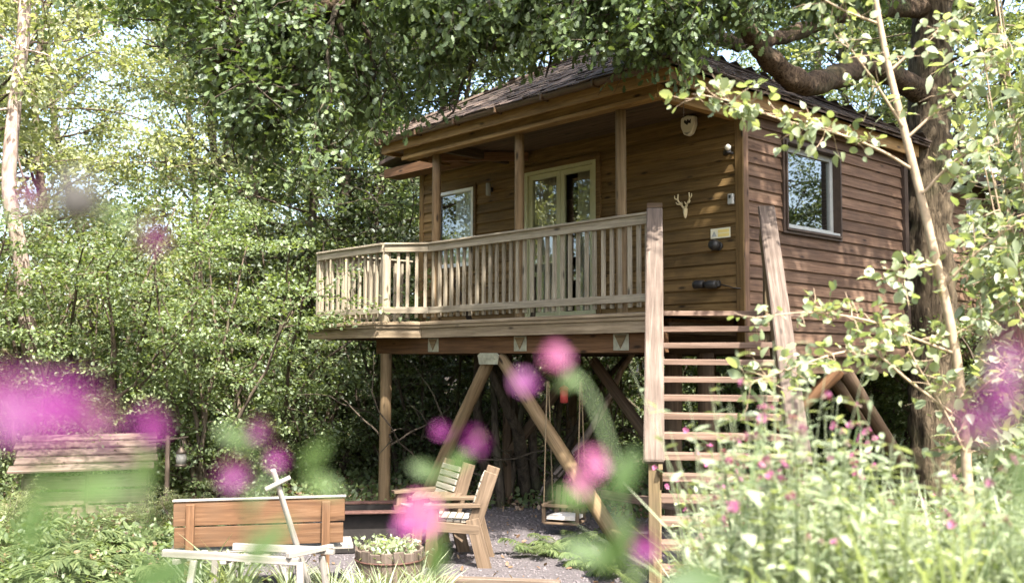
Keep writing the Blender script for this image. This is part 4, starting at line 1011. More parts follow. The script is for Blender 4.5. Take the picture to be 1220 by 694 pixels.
r = np.random.default_rng(21)
OAK = thing('oak_tree', 'large oak with rough trunk rising through the house, limbs spread over the roof', 'tree', (0.8, 5.72, 0))
tb = Tubes()
tr = curve([(0.86, 5.72, -.3), (0.82, 5.72, .6), (0.80, 5.74, 3.0), (0.80, 5.8, 5.6), (0.86, 5.95, 8.2), (0.6, 6.2, 11.0), (0.3, 6.2, 14)], 30)
tb.add(tr, np.interp(np.linspace(0, 1, len(tr)), [0, .08, .3, .6, 1], [.52, .40, .33, .27, .1]), 40)
add('trunk', tb.mesh('trunk', rough=.022), 'oak_bark', OAK)
LIMBS = [([(0.8, 5.7, Z(3.3)), PX(1040, 78, 13.3), PX(1000, 90, 12.5), PX(958, 100, 11.7), PX(918, 72, 11.3), PX(890, 35, 11.0), PX(862, -15, 10.7), PX(800, -90, 10.2), PX(720, -140, 9.6)], .165, .08),
         [[(0.82, 5.75, Z(4.6)), PX(1010, 15, 13.2), PX(950, 38, 12.6), PX(890, 52, 12.0), PX(820, 38, 11.3), PX(740, 30, 10.5), PX(650, 45, 10.0), PX(570, 62, 9.8)], .13, .03],
         ([(0.8, 5.8, Z(5.0)), PX(980, -90, 12.6), PX(820, -110, 11.4), PX(650, -70, 10.2), PX(500, -30, 9.6), PX(400, 5, 9.4), PX(310, 40, 9.4), PX(262, 70, 9.4), PX(250, 110, 9.5)], .16, .02),
         ([(0.8, 5.8, Z(5.6)), PX(930, -220, 12), PX(720, -200, 10.5), PX(520, -120, 9.8), PX(380, -60, 9.8), PX(290, -10, 9.9), PX(210, 20, 10.2)], .14, .02),
         ([(0.8, 5.9, Z(5.8)), (2.6, 5.0, 9.3), (4.2, 3.6, 10.2), (5.6, 1.8, 10.6)], .15, .03),
         ([(0.9, 5.8, Z(5.9)), (2.4, 3.4, 10.0), (3.6, .8, 11.4), (4.4, -1.4, 11.8), (4.8, -3.2, 11.6)], .15, .03),  # this and the next two limbs: unseen, added to shade house and clearing
         ([(0.9, 5.8, Z(6.0)), (3.4, 3.8, 11.0), (5.6, 1.4, 12.2), (7.0, -1.2, 12.4)], .14, .03),
         ([(0.8, 5.7, Z(6.4)), (1.2, 2.6, 10.4), (1.8, .2, 11.2), (2.6, -2.0, 11.2)], .14, .03),
         ([(0.7, 6.1, Z(6.2)), (-1.0, 4.4, 9.8), (-2.4, 2.6, 10.6), (-3.4, 0.6, 10.6)], .15, .03),
         ([(0.9, 5.9, Z(6.6)), (2.2, 6.8, 10.5), (4.4, 7.4, 11.2), (6.4, 7.0, 11.2)], .13, .03),
         ([(0.5, 6.2, Z(7.2)), (-2.0, 6.4, 11.2), (-4.6, 5.6, 11.6), (-6.6, 4.4, 11.2)], .13, .03)]
low, high, tw = [], [], Tubes()
for i, (ctrl, ra, rb_) in enumerate(LIMBS):
    c = curve(ctrl, 7); rad = np.linspace(ra, rb_, len(c)); cf = curve(ctrl, 22); t1_ = Tubes().add(cf, np.linspace(ra, rb_, len(cf)) * (1 + .07 * np.sin(np.arange(len(cf)) * .45)), 22)
    add('limb', t1_.mesh('limb', rough=.013), 'limb_bark', OAK)
    if i == 0: c2 = c[int(len(c) * .8):]; branch_cloud(tw, c2, rad, r, 7, .9, 8, .5, low, in_oak)
    elif i < 4: c2 = c[int(len(c) * .45):]; branch_cloud(tw, c2, rad[int(len(c) * .45):], r, [0, 22, 34, 24][i], 1.05, 9, .5, low, in_oak)
    else: branch_cloud(tw, c, rad, r, 22 if i in (5, 6, 7) else 14, 1.9, 7, .9, high)
# hanging sprays that reach down in front of the house and to its left
fx_ = [200, 230, 300, 350, 420, 480, 540, 600, 660, 720, 770, 815]
fy_ = [30, 60, 150, 190, 180, 140, 95, 60, 45, 40, 70, 105]
for i in range(270):
    x = r.uniform(215, 812) if i < 150 else r.uniform(540, 1050); y = r.uniform(-60, np.interp(x, fx_, fy_) if x < 815 else 40); dep = r.uniform(8.6, 10.6) if x < 600 else r.uniform(9.0, 9.9)
    y = min(y, np.interp(x, OLX, OLY) - r.uniform(10, 80)); p = np.array(PX(x, y - 30, dep)); d = unit(r.normal(size=3) * .7 + np.array([0, 0, -.5]) - np.array([HR[0], HR[1], 0]) * .5)
    q = wander(p, d, .55, 5, .25, r, -.03)
    if not in_oak(q[-1]): continue
    tw.add(q, np.linspace(.01, .004, 6), 4)
    for j in range(5):
        k2 = r.integers(1, 6); t_ = wander(q[k2], unit(r.normal(size=3) + d * .7), r.uniform(.2, .45), 4, .25, r, -.05); tw.add(t_, np.linspace(.005, .002, 5), 3); low.append((t_, d))
add('twigs', tw.mesh('twigs'), 'dark_bark', OAK)['kind'] = 'stuff'
P, D = seat_leaves(low, 22, r, .06)
rel = P - CAM[None]; dz_ = rel @ FW; lx = 610 + FPX * (rel @ RT) / dz_; ly = 347 - FPX * (rel @ UP) / dz_
lim = np.interp(lx, OLX, OLY)
keep = ly < lim + r.normal(size=len(P)) * 14 - 6; P, D = P[keep], D[keep]      # prune the sprays that would hang over the eaves
add('low_foliage', leaf_mesh('low_foliage', P, r.uniform(.055, .098, len(P)), T_OAK, r.beta(2, 3, len(P)), up=.9, D=D, droop=.3, r=r), 'oak_leaf', OAK)
P, D = seat_leaves(high, 26, r, .16)
keep = r.uniform(size=len(P)) < .9
P, D = P[keep], D[keep]
add('crown', leaf_mesh('crown', P, r.uniform(.13, .22, len(P)), T_OVAL, r.beta(2, 2.5, len(P)), up=.9, D=D, droop=.2, r=r), 'oak_leaf', OAK)

# ------------------------------------------------------------------ woodland trees and shrubs (prototypes, then copies)
def make_tree(seed, H, Rc, zb, nbr, per, lsz, leaf, bark_, r0, label, cat='tree', group=None, name='woodland_tree', lean=.3):
    r = np.random.default_rng(seed)
    o = thing(name, label, cat, (0, 0, 0), group)
    tb = Tubes(); out = []
    tr = np.vstack([[0, 0, -.2], wander((0, 0, 0), (r.normal() * .08, r.normal() * .08, 1), H * .92, 12, .08, r, .12)])
    rad = np.linspace(r0, r0 * .18, len(tr)); rad[0] *= 1.35; tb.add(tr, rad, 9)
    for i in range(nbr):
        f = r.uniform(zb / H, .98) ** .9; k = f * (len(tr) - 1); i0 = int(min(k, len(tr) - 2)); p = tr[i0] + (tr[i0 + 1] - tr[i0]) * (k - i0)
        a = r.uniform(0, 2 * np.pi); el = r.uniform(-.05, .6) * (1 - .3 * f)
        L = Rc * r.uniform(.55, 1.1) * (1 - .55 * abs(f - .45) ** 1.3 * 1.6)
        d = np.array([np.cos(a) * np.cos(el), np.sin(a) * np.cos(el), np.sin(el) + lean * .3])
        q = wander(p, d, L, 7, .16, r, .02); tb.add(q, np.linspace(r0 * .3 * (1 - .6 * f), .008, 8), 5)
        for j in range(5):
            k2 = r.integers(2, 8); d2 = unit(r.normal(size=3) * np.array([1, 1, .22]) + d * .7)
            t_ = wander(q[k2], d2, L * r.uniform(.2, .42), 4, .22, r, -.03); tb.add(t_, np.linspace(.012, .004, 5), 3); out.append((t_, d2))
    add('trunk', tb.mesh('trunk'), bark_, o)
    P, D = seat_leaves(out, per, r, Rc * .06, .45)
    cl = r.uniform(-.22, .22, len(out)).repeat(per)
    add('crown', leaf_mesh('crown', P, r.uniform(.7, 1.25, len(P)) * lsz, T_OVAL, r.beta(2.2, 2.2, len(P)) + cl, up=.8, D=D, droop=.15, r=r), leaf, o)
    return o
def make_shrub(seed, H, Rc, nst, per, lsz, leaf, bark_, label, group, name='woodland_shrub', ntw=14):
    r = np.random.default_rng(seed); o = thing(name, label, 'shrub', (0, 0, 0), group); tb = Tubes(); out = []
    for i in range(nst):
        a = r.uniform(0, 2 * np.pi); d = np.array([np.cos(a) * .35, np.sin(a) * .35, 1.0])
        L = H * r.uniform(.7, 1.05); q = wander((np.cos(a) * .15, np.sin(a) * .15, -.1), d, L, 10, .13, r, .0)
        tb.add(q, np.linspace(.045, .01, 11), 5)
        for j in range(ntw):
            k2 = r.integers(1, 11); d2 = unit(r.normal(size=3) * np.array([1, 1, .15]) + unit(q[k2] * np.array([1, 1, .05])) * .6)
            t_ = wander(q[k2], d2, Rc * r.uniform(.3, .75), 5, .2, r, -.02); tb.add(t_, np.linspace(.008, .003, 6), 3); out.append((t_, d2))
    add('stems', tb.mesh('stems'), bark_, o)
    P, D = seat_leaves(out, per, r, Rc * .075, .3); P[:, 2] = np.maximum(P[:, 2], .05)
    cl = r.uniform(-.2, .2, len(out)).repeat(per)
    add('foliage', leaf_mesh('foliage', P, r.uniform(.7, 1.25, len(P)) * lsz, T_OVAL, r.beta(2.2, 2.2, len(P)) + cl, up=1.3, D=D, droop=.15, r=r), leaf, o)
    return o
GT = 'trees of the wood behind the clearing'; GS = 'shrubs of the wood behind the clearing'
L_SUN = 'tall yellow-green sunlit tree in the wood beyond the log shelter'
L_WD = 'mid-green leafy tree in the wood behind the treehouse'
L_DK = 'dark tree with shade-coloured leaves close behind the deck'
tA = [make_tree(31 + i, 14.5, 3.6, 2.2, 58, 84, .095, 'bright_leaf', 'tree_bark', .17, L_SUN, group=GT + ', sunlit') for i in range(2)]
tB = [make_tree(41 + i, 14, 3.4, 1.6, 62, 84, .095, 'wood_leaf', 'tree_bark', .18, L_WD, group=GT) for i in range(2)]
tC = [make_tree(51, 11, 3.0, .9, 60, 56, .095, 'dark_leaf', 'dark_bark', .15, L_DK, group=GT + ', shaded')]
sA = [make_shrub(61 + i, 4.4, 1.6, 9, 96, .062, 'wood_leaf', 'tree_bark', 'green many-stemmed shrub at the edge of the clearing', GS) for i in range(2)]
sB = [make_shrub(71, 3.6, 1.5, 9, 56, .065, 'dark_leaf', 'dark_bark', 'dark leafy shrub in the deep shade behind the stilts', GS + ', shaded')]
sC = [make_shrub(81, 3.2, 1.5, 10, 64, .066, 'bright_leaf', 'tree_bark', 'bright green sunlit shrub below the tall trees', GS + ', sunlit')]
kids_index()
_used = set()
def place(proto, p, s=1.0, rot=None, sz=1.0):
    rot = random.uniform(0, 6.283) if rot is None else rot
    m = Matrix.Translation(Vector(p)) @ Matrix.Rotation(rot, 4, 'Z') @ Matrix.Diagonal((s, s, s * sz, 1))
    if proto in _used: return copy_thing(proto, m)
    _used.add(proto); proto.matrix_basis = m; WM[proto] = m; return proto
# tall trees: (photo column, metres ahead)
def where(px, a):
    """what a thing in the wood stands behind"""
    if px < 20: return 'beyond the slender pale tree'
    if px < 235: return 'behind the log shelter' if a < 24 else 'far behind the log shelter'
    if px < 420: return 'behind the bench' if a < 24 else 'far behind the bench'
    if px < 560: return 'behind the end of the deck' if a < 22 else 'far behind the end of the deck'
    if px < 800: return 'behind the braced stilts'
    if px < 1090: return 'behind the side wall'
    return 'behind the oak trunk'
for px, a, kind, s in [(-60, 18, 0, 1.0), (75, 22, 0, 1.05), (190, 21, 0, .95), (-10, 28, 0, 1.15), (290, 27, 0, 1.1), (120, 34, 0, 1.2), (380, 33, 0, 1.2), (230, 42, 0, 1.3),
                       (300, 20, 1, .9), (395, 19.5, 1, .95), (480, 22, 1, 1.0), (560, 25, 1, 1.1), (700, 27, 1, 1.1), (830, 29, 1, 1.15), (450, 32, 1, 1.2), (930, 25, 1, 1.1), (1030, 22, 1, 1.0), (1150, 20, 0, .95), (1250, 17, 1, .95), (1200, 28, 0, 1.15), (1330, 23, 1, 1.1), (1090, 32, 0, 1.25),
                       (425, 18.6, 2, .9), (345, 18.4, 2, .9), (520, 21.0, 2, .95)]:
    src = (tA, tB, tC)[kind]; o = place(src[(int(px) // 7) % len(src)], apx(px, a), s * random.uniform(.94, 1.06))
    o['label'] = ('tall yellow-green sunlit tree ', 'tall mid-green leafy tree ', 'dark tree with shade-coloured leaves ')[kind] + where(px, a)
# trees outside the view: they close the glade and show in the window glass
for x, y, kind, s in [(15, 7, 1, .95), (17, 13, 1, 1.1), (12, 18, 0, 1.0), (20, 0, 0, 1.0), (22, 8, 1, 1.2), (-3.5, -12.5, 1, .85), (-6.5, -13.5, 0, 1.0), (-9, -12, 0, 1.0), (-11, -15, 0, 1.1), (-7, -18, 1, 1.2), (13, 11, 0, .9), (9, 15, 1, .9), (-15, -9, 0, 1.1), (-11, -7.6, 0, .95), (-9.5, -10, 1, .95), (-13, -12, 0, 1.1), (1, -17, 1, 1.1), (18, -8, 0, 1.0), (14, -16, 1, 1.1)]:
    src = (tA, tB, tC)[kind]; o = place(src[int(abs(x)) % len(src)], (x, y, gz(x, y)), s); o['label'] = 'tree closing the glade facing the ' + ('side window' if y > -1 else 'front deck'); o['group'] = 'trees round the near side of the glade'
for px, a, kind, s in [(15, 14.2, 0, 1.0), (75, 15.6, 0, 1.1), (135, 14.6, 0, .95), (190, 15.5, 0, 1.1), (250, 14.6, 0, 1.0), (305, 16.2, 0, 1.1), (360, 17.2, 0, 1.1), (100, 18.5, 2, 1.3), (0, 18, 2, 1.3), (230, 18.5, 2, 1.4), (170, 20, 2, 1.4), (45, 21, 2, 1.5), (300, 20.5, 0, 1.5),
                       (400, 17.2, 1, 1.0), (440, 17.8, 1, 1.0), (485, 16.8, 1, .95), (535, 17.0, 1, 1.0), (600, 19.6, 1, 1.0), (735, 20.2, 0, 1.0), (830, 19.6, 0, 1.1), (610, 24.5, 2, 1.3), (690, 23.5, 2, 1.4), (520, 19, 0, 1.3), (770, 21, 0, 1.4),
                       (900, 19, 0, 1.1), (960, 18.5, 0, 1.1), (1020, 18, 0, 1.1), (1080, 18.5, 0, 1.2), (1140, 16.5, 0, 1.0), (1200, 15.5, 0, 1.0), (1250, 14, 0, 1.0), (1010, 22, 2, 1.5), (1130, 21, 2, 1.6), (880, 23, 0, 1.6)]:
    src = (sA, sB, sC)[kind]; o = place(src[(int(px) // 5) % len(src)], apx(px, a), s * random.uniform(.92, 1.08))
    o['label'] = ('green many-stemmed shrub ', 'dark leafy shrub in deep shade ', 'bright green sunlit shrub ')[kind] + where(px, a)

for px, a, s in [(30, 11.8, .15), (66, 11.6, .12), (150, 11.7, .12), (186, 11.6, .16), (8, 11.2, .2), (225, 11.4, .2)]:
    o = place(sC[0], apx(px, a), s); o['label'] = 'low leafy shoots crowding the front of the log shelter'; o['group'] = 'shoots round the log shelter'
# slender pale tree at the wood's edge
r = np.random.default_rng(5)
SLT = thing('slender_tree', 'slender pale-barked tree with a bent bare stem beside the log shelter', 'tree', apx(48, 15.0))
base = apx(50, 15.0); st = curve([base - Vector((0, 0, .2)), PX(44, 470, 15), PX(33, 390, 15), PX(24, 300, 15), PX(11, 225, 15), PX(17, 130, 15.2), PX(28, 40, 15.4), PX(30, -60, 15.6), PX(40, -200, 15.8)], 6)
add('trunk', Tubes().add(st, np.linspace(.135, .08, len(st)), 12).mesh('trunk'), 'pale_bark', SLT)
tb = Tubes(); out = []
branch_cloud(tb, st[len(st) // 3:], np.full(len(st), .04), r, 16, 1.4, 6, .6, out)
add('branches', tb.mesh('branches'), 'pale_bark', SLT)
P, D = seat_leaves(out, 26, r, .1); add('crown', leaf_mesh('crown', P, r.uniform(.08, .13, len(P)), T_SIMPLE, r.beta(2, 2, len(P)), D=D, r=r), 'bright_leaf', SLT)

# old coppiced stems in the shade below the deck
CP = thing('coppice_stool', 'cluster of dark bare coppice stems in the shade under the deck', 'tree', apx(600, 14.0))
for i in range(9):
    b = apx(590 + 9 * i + r.uniform(-6, 6), 13.6 + r.uniform(0, 1.2)); q = wander((b.x, b.y, b.z - .1), (r.normal() * .22, r.normal() * .22, 1), r.uniform(2.2, 3.6), 9, .13, r, .03)
    add('stem', Tubes().add(q, np.linspace(r.uniform(.05, .13), .03, 10), 8).mesh('stem'), 'pale_bark' if i == 5 else 'dark_bark', CP)
tb = Tubes()
for i in range(46):
    b = apx(r.uniform(455, 770), r.uniform(13.4, 16)); q = wander((b.x, b.y, b.z + r.uniform(.2, 1.2)), (r.normal(), r.normal(), r.uniform(.1, 1.2)), r.uniform(1, 2.2), 8, .28, r, 0); tb.add(q, np.linspace(.018, .005, 9), 5)
add('dead_branches', tb.mesh('dead_branches'), 'dark_bark', CP)['kind'] = 'stuff'

# woodland floor cover: leaves and litter nobody could count
def scatter(name, label, cat, mat, pts_fn, n_, tmpl, s0, s1, h, up=.9, droop=.1):
    p = pts_fn(n_); z = ground_z(p[:, 0], p[:, 1]) + rng.uniform(0.01, 1, n_) ** 1.5 * h
    P = np.column_stack([p, z]); o = add(name, leaf_mesh(name, P, rng.uniform(s0, s1, n_), tmpl, rng.beta(2, 2, n_), up=up, droop=droop), mat)
    o['kind'] = 'stuff'; return tag(o, label, cat)
def ring_pts(a0, a1, p0, p1, avoid=True):
    def f(n_):
        out = np.zeros((0, 2))
        while len(out) < n_:
            a = rng.uniform(a0, a1, n_ * 2); px = rng.uniform(p0, p1, n_ * 2); b = a * (px - 610) / FPX
            q = np.column_stack([CAM[0] + a * HF[0] + b * HR[0], CAM[1] + a * HF[1] + b * HR[1]])
            if avoid: q = q[np.hypot((q[:, 0] + .5) / 1.25, q[:, 1] + 1.2) > 2.85 + rng.normal(size=len(q)) * .25]
            out = np.vstack([out, q])
        return out[:n_]
    return f
scatter('ground_ivy', 'low green ground cover over the woodland floor', 'ground cover', 'wood_leaf', ring_pts(10.5, 30, -120, 1320), 42000, T_OVAL, .06, .13, .22)
scatter('leaf_litter', 'brown dry leaf litter on the woodland floor', 'leaf litter', 'dry_leaf', ring_pts(6, 18, -150, 1300), 20000, T_OVAL, .04, .085, .09)

ng = 620; ga = rng.uniform(0, 6.283, ng); gf = np.sqrt(rng.uniform(0, 1, ng)) * 3.2
gx_, gy_ = -.5 + 1.2 * gf * np.cos(ga), -1.2 + gf * np.sin(ga); P = np.column_stack([gx_, gy_, ground_z(gx_, gy_) + .02])
gl_ = add('fallen_leaves', leaf_mesh('fallen_leaves', P, rng.uniform(.03, .07, ng), T_OVAL, rng.beta(2, 2, ng), up=1.6, droop=0), 'dry_leaf'); gl_['kind'] = 'stuff'; tag(gl_, 'dry fallen leaves scattered over the gravel clearing', 'leaf litter')
# ferns
def make_fern(seed, label, group):
    r = np.random.default_rng(seed); o = thing('fern', label, 'fern', (0, 0, 0), group)
    for i in range(11):
        a = 2 * np.pi * i / 11 + r.normal() * .2; L = r.uniform(.5, .8); el = r.uniform(.7, 1.2)
        t_ = np.linspace(0, 1, 30); rad_ = L * (np.sin(t_ * 1.35) * .9); zz = L * (el * t_ - .85 * t_ ** 2)
        pts = np.column_stack([np.cos(a) * rad_, np.sin(a) * rad_, zz])
        P = np.repeat(pts[2:], 2, 0); sd = np.array([-np.sin(a), np.cos(a), 0]); fwd = np.gradient(pts, axis=0)[2:]
        sgn = np.tile([1, -1], 28)[:, None]; D = sd[None] * sgn + unit(np.repeat(fwd, 2, 0)) * .45
        S = np.repeat(np.sin(np.linspace(.35, 3.05, 28)) * .16 + .02, 2)
        V_, F_, k_ = leaf_arrays(P, S, T_PINNA, D=D, droop=.12, r=r, Nn=np.tile([0, 0, 1.0], (56, 1)))
        add('frond', tri_mesh('frond', V_, F_, np.repeat(r.beta(2, 2, 56), k_)), 'fern_leaf', o)
    return o
fA = [make_fern(91, 'green fern with arching fronds in the undergrowth', 'ferns in the undergrowth'), make_fern(92, 'green fern with arching fronds in the undergrowth', 'ferns in the undergrowth')]
kids_index()
for px, a, s in [(20, 9.4, 1.0), (65, 9.0, 1.1), (115, 9.6, .9), (150, 9.0, 1.0), (195, 9.7, .8), (95, 10.4, 1.0), (35, 10.6, .9), (170, 10.6, .8), (640, 10.3, .6), (665, 10.7, .6), (705, 9.8, .6), (745, 9.3, .65), (690, 11.0, .6), (235, 9.3, .7), (5, 8.4, 1.0), (90, 8.3, .9)]:
    place(fA[int(px) % 2], apx(px, a), s)

# strap-leaved clumps and weeds round the bench and planter
def make_clump(seed, n_, L, label, group, mat='herb_leaf', tm=T_GRASS, name='grass_clump', cat='grass'):
    r = np.random.default_rng(seed); a = r.uniform(0, 6.283, n_); P = np.column_stack([np.cos(a), np.sin(a), np.zeros(n_)]) * r.uniform(0, .09, (n_, 1))
    D = np.column_stack([np.cos(a) * .35, np.sin(a) * .35, np.full(n_, 1.0)]) + r.normal(size=(n_, 3)) * .15
    Nn = np.column_stack([-np.cos(a), -np.sin(a), np.full(n_, .3)])
    V_, F_, k_ = leaf_arrays(P, r.uniform(.6, 1.1, n_) * L, tm, D=D, droop=0, r=r, Nn=Nn)
    o = add(name, tri_mesh(name, V_, F_, np.repeat(r.beta(2, 2, n_), k_)), mat); return tag(o, label, cat, group)
cl_ = [make_clump(95, 34, .55, 'clump of arching strap leaves behind the trestle', 'strap-leaved clumps near the bench', name='strap_leaf_plant', cat='plant'), make_clump(96, 60, .38, 'tuft of pale upright grass beside the planter', 'grass tufts by the planter')]
kids_index()
for px, a, k_, s in [(245, 8.35, 0, 1.0), (290, 8.45, 0, 1.1), (268, 8.2, 0, .9), (445, 8.35, 1, 1.0), (475, 8.4, 1, 1.0), (500, 8.5, 1, 1.1), (430, 8.1, 1, .9), (460, 8.0, 1, 1.1), (520, 8.3, 1, .9), (350, 8.6, 1, 1.0), (400, 8.4, 1, 1.0)]:
    place(cl_[k_], apx(px, a), s)

# herbs in the planter
r = np.random.default_rng(15); n_ = 420
q = r.normal(size=(n_, 2)) * .13; P = np.column_stack([bp0.x + q[:, 0], bp0.y + q[:, 1], .3 + r.uniform(0, .16, n_)])
tag(add('planter_herbs', leaf_mesh('planter_herbs', P, r.uniform(.03, .06, n_), T_OVAL, r.beta(2, 2, n_), r=r), 'herb_leaf'), 'low bushy herbs growing in the stave planter', 'herbs')

# ------------------------------------------------------------------ pale-stemmed sapling with round leaves
r = np.random.default_rng(33)
SP = thing('aspen_sapling', 'thin pale sapling with round sunlit leaves beside the flower bank', 'tree', apx(1160, 5.4))
sb = apx(1158, 5.4)
stem = curve([sb - Vector((0, 0, .1)), PX(1152, 560, 5.4), PX(1140, 430, 5.45), PX(1113, 300, 5.5), PX(1085, 185, 5.55), PX(1062, 95, 5.6), PX(1045, 10, 5.65), PX(1030, -90, 5.7)], 6)
add('stem', Tubes().add(stem, np.interp(np.linspace(0, 1, len(stem)), [0, .6, 1], [.03, .022, .012]), 9).mesh('stem'), 'twig_bark', SP)
BR = [[(1092, 205, 5.55), (1050, 180, 5.5), (1000, 160, 5.45), (950, 148, 5.4), (900, 132, 5.35), (860, 118, 5.3), (825, 112, 5.3)],
      [(1135, 420, 5.45), (1095, 405, 5.35), (1045, 385, 5.25), (1000, 375, 5.2), (955, 372, 5.15), (900, 378, 5.1)],
      [(1145, 500, 5.4), (1085, 455, 5.3), (1040, 420, 5.2), (1000, 420, 5.1), (950, 436, 5.0), (895, 455, 4.95)],
      [(1150, 540, 5.4), (1120, 480, 5.35), (1090, 430, 5.3), (1075, 395, 5.25)],
      [(1118, 315, 5.5), (1085, 320, 5.4), (1060, 335, 5.35)],
      [(1100, 230, 5.5), (1140, 190, 5.4), (1190, 170, 5.3)],
      [(1075, 150, 5.55), (1040, 95, 5.5), (1000, 40, 5.45)],
      [(1060, 85, 5.6), (1100, 50, 5.6), (1140, 20, 5.6)],
      [(1125, 340, 5.5), (1165, 300, 5.4), (1205, 270, 5.3)], [(1135, 400, 5.5), (1170, 380, 5.4), (1215, 350, 5.3)], [(1148, 480, 5.4), (1185, 450, 5.3), (1220, 430, 5.25)],
      [(1080, 165, 5.55), (1130, 120, 5.5), (1180, 80, 5.4), (1220, 60, 5.4)], [(1050, 30, 5.65), (1000, 10, 5.6), (960, -15, 5.6)]]
PP, DD = [], []
for bi, b in enumerate(BR):
    c = curve([PX(*q) for q in b], 6); add('branch', Tubes().add(c, np.linspace(.009, .003, len(c)), 6).mesh('branch'), 'twig_bark', SP)
    tb = Tubes()
    for i in range(int(len(c) * 1.25)):
        k_ = r.integers(2 if bi else 8, len(c)); d = unit(r.normal(size=3) * np.array([1, 1, .6]) + np.array([0, 0, .1])); t_ = wander(c[k_], d, r.uniform(.06, .22), 3, .2, r, 0)
        tb.add(t_, np.linspace(.003, .0015, 4), 4)
        m_ = r.integers(3, 7); kk = r.uniform(.3, 1, m_)[:, None]; PP.append(t_[0] + (t_[-1] - t_[0]) * kk + r.normal(size=(m_, 3)) * .022); DD.append(np.repeat(d[None], m_, 0) + r.normal(size=(m_, 3)) * .7)
    add('twig', tb.mesh('twig'), 'twig_bark', SP)['kind'] = 'stuff'
P, D = np.concatenate(PP), np.concatenate(DD)
h_ = r.uniform(size=len(P)) < .45
for m_, tm_ in ((h_, T_ROUND), (~h_, T_OVATE)):
    add('foliage', leaf_mesh('foliage', P[m_], r.uniform(.028, .075, m_.sum()), tm_, r.beta(2, 2, m_.sum()), up=.8, D=D[m_], droop=.15, r=r), 'sap_leaf', SP)
# elder bush leaning in from the right, pointed leaves
r = np.random.default_rng(34)
EL = thing('elder_bush', 'bright elder bush with long pointed leaves in front of the oak trunk', 'shrub', apx(1260, 6.4)); eb = apx(1262, 6.4); tb = Tubes(); out = []
for i in range(34):
    tgt = PX(r.uniform(1165, 1310), r.uniform(-60, 420), r.uniform(5.9, 7.0)) if i < 26 else PX(r.uniform(1160, 1270), r.uniform(420, 560), r.uniform(5.2, 6.2))
    c = curve([eb, (np.array(eb) * .45 + np.array(tgt) * .55 + np.array([0, 0, .25])).tolist(), tgt], 6); tb.add(c, np.linspace(.014, .004, len(c)), 5)
    for j in range(9):
        k_ = r.integers(6, len(c)); d = unit(r.normal(size=3) * np.array([1, 1, .4]) + .5 * np.array([-HR[0], -HR[1], 0])); t_ = wander(c[k_], d, r.uniform(.15, .35), 4, .15, r, -.05); tb.add(t_, np.linspace(.004, .002, 5), 4); out.append((t_, d))
add('stems', tb.mesh('stems'), 'twig_bark', EL)
P, D = seat_leaves(out, 9, r, .03); add('foliage', leaf_mesh('foliage', P, r.uniform(.08, .14, len(P)), strip_leaf([0, .25, .6, 1], [0, .17, .17, 0], .2, .2), r.beta(2, 2, len(P)), up=1.2, D=D, droop=.2, r=r), 'sap_leaf', EL)

# ------------------------------------------------------------------ campion flowers
def flower_meshes(seed, diam, openness=1.0):
    """petals (5 notched) and calyx; local Z is the way the flower faces"""
    r = np.random.default_rng(seed); a = np.arange(5) * 2 * np.pi / 5 + r.normal() * .1
    pv = []; R2 = diam / 2
    V_, F_, T_ = [], [], []; n0 = 0
    for ai in a:
        for lobe in (-.24, .24):
            al = ai + lobe * .8; D = np.array([[np.cos(al), np.sin(al), (1 - openness) * 1.5 + r.normal() * .12]]); P_ = np.array([[np.cos(ai) * R2 * .12, np.sin(ai) * R2 * .12, .0]])
            v, f, k_ = leaf_arrays(P_, np.array([R2 * r.uniform(.9, 1.05)]), T_PETAL, D=D, droop=0, r=r, Nn=np.array([[0, 0, 1.0]]))
            V_.append(v); F_.append(f + n0); n0 += len(v); T_.append(np.full(len(v), r.uniform(.2, .9)))
    pet = tri_mesh('petals', np.concatenate(V_), np.concatenate(F_), np.concatenate(T_))
    z = np.linspace(0, -diam * .62, 6); rr = diam * np.array([.1, .15, .185, .19, .14, .05])
    cal = Tubes().add(np.column_stack([np.zeros(6), np.zeros(6), z]), rr, 9).mesh('calyx')
    return pet, cal
FLW = [flower_meshes(i, .023, o_) for i, o_ in enumerate((1.0, .95, .8, .55))]
for pet, cal in FLW: pet.materials.append(MT['petal']); cal.materials.append(MT['calyx'])
FLP = [flower_meshes(10 + i, .024, o_) for i, o_ in enumerate((1.0, .85, .6))]
for pet, cal in FLP: pet.materials.append(MT['petal_pink']); cal.materials.append(MT['calyx'])
def put_flower(parent, p, face, s, pool, r):
    pet, cal = pool[r.integers(len(pool))]; z = Vector(face).normalized(); x = z.orthogonal().normalized(); y = z.cross(x)
    m = mat_axes(p, x * s, y * s, z * s)
    f = add('flower', pet, None, parent, m); add('calyx', cal, None, f, m); return f
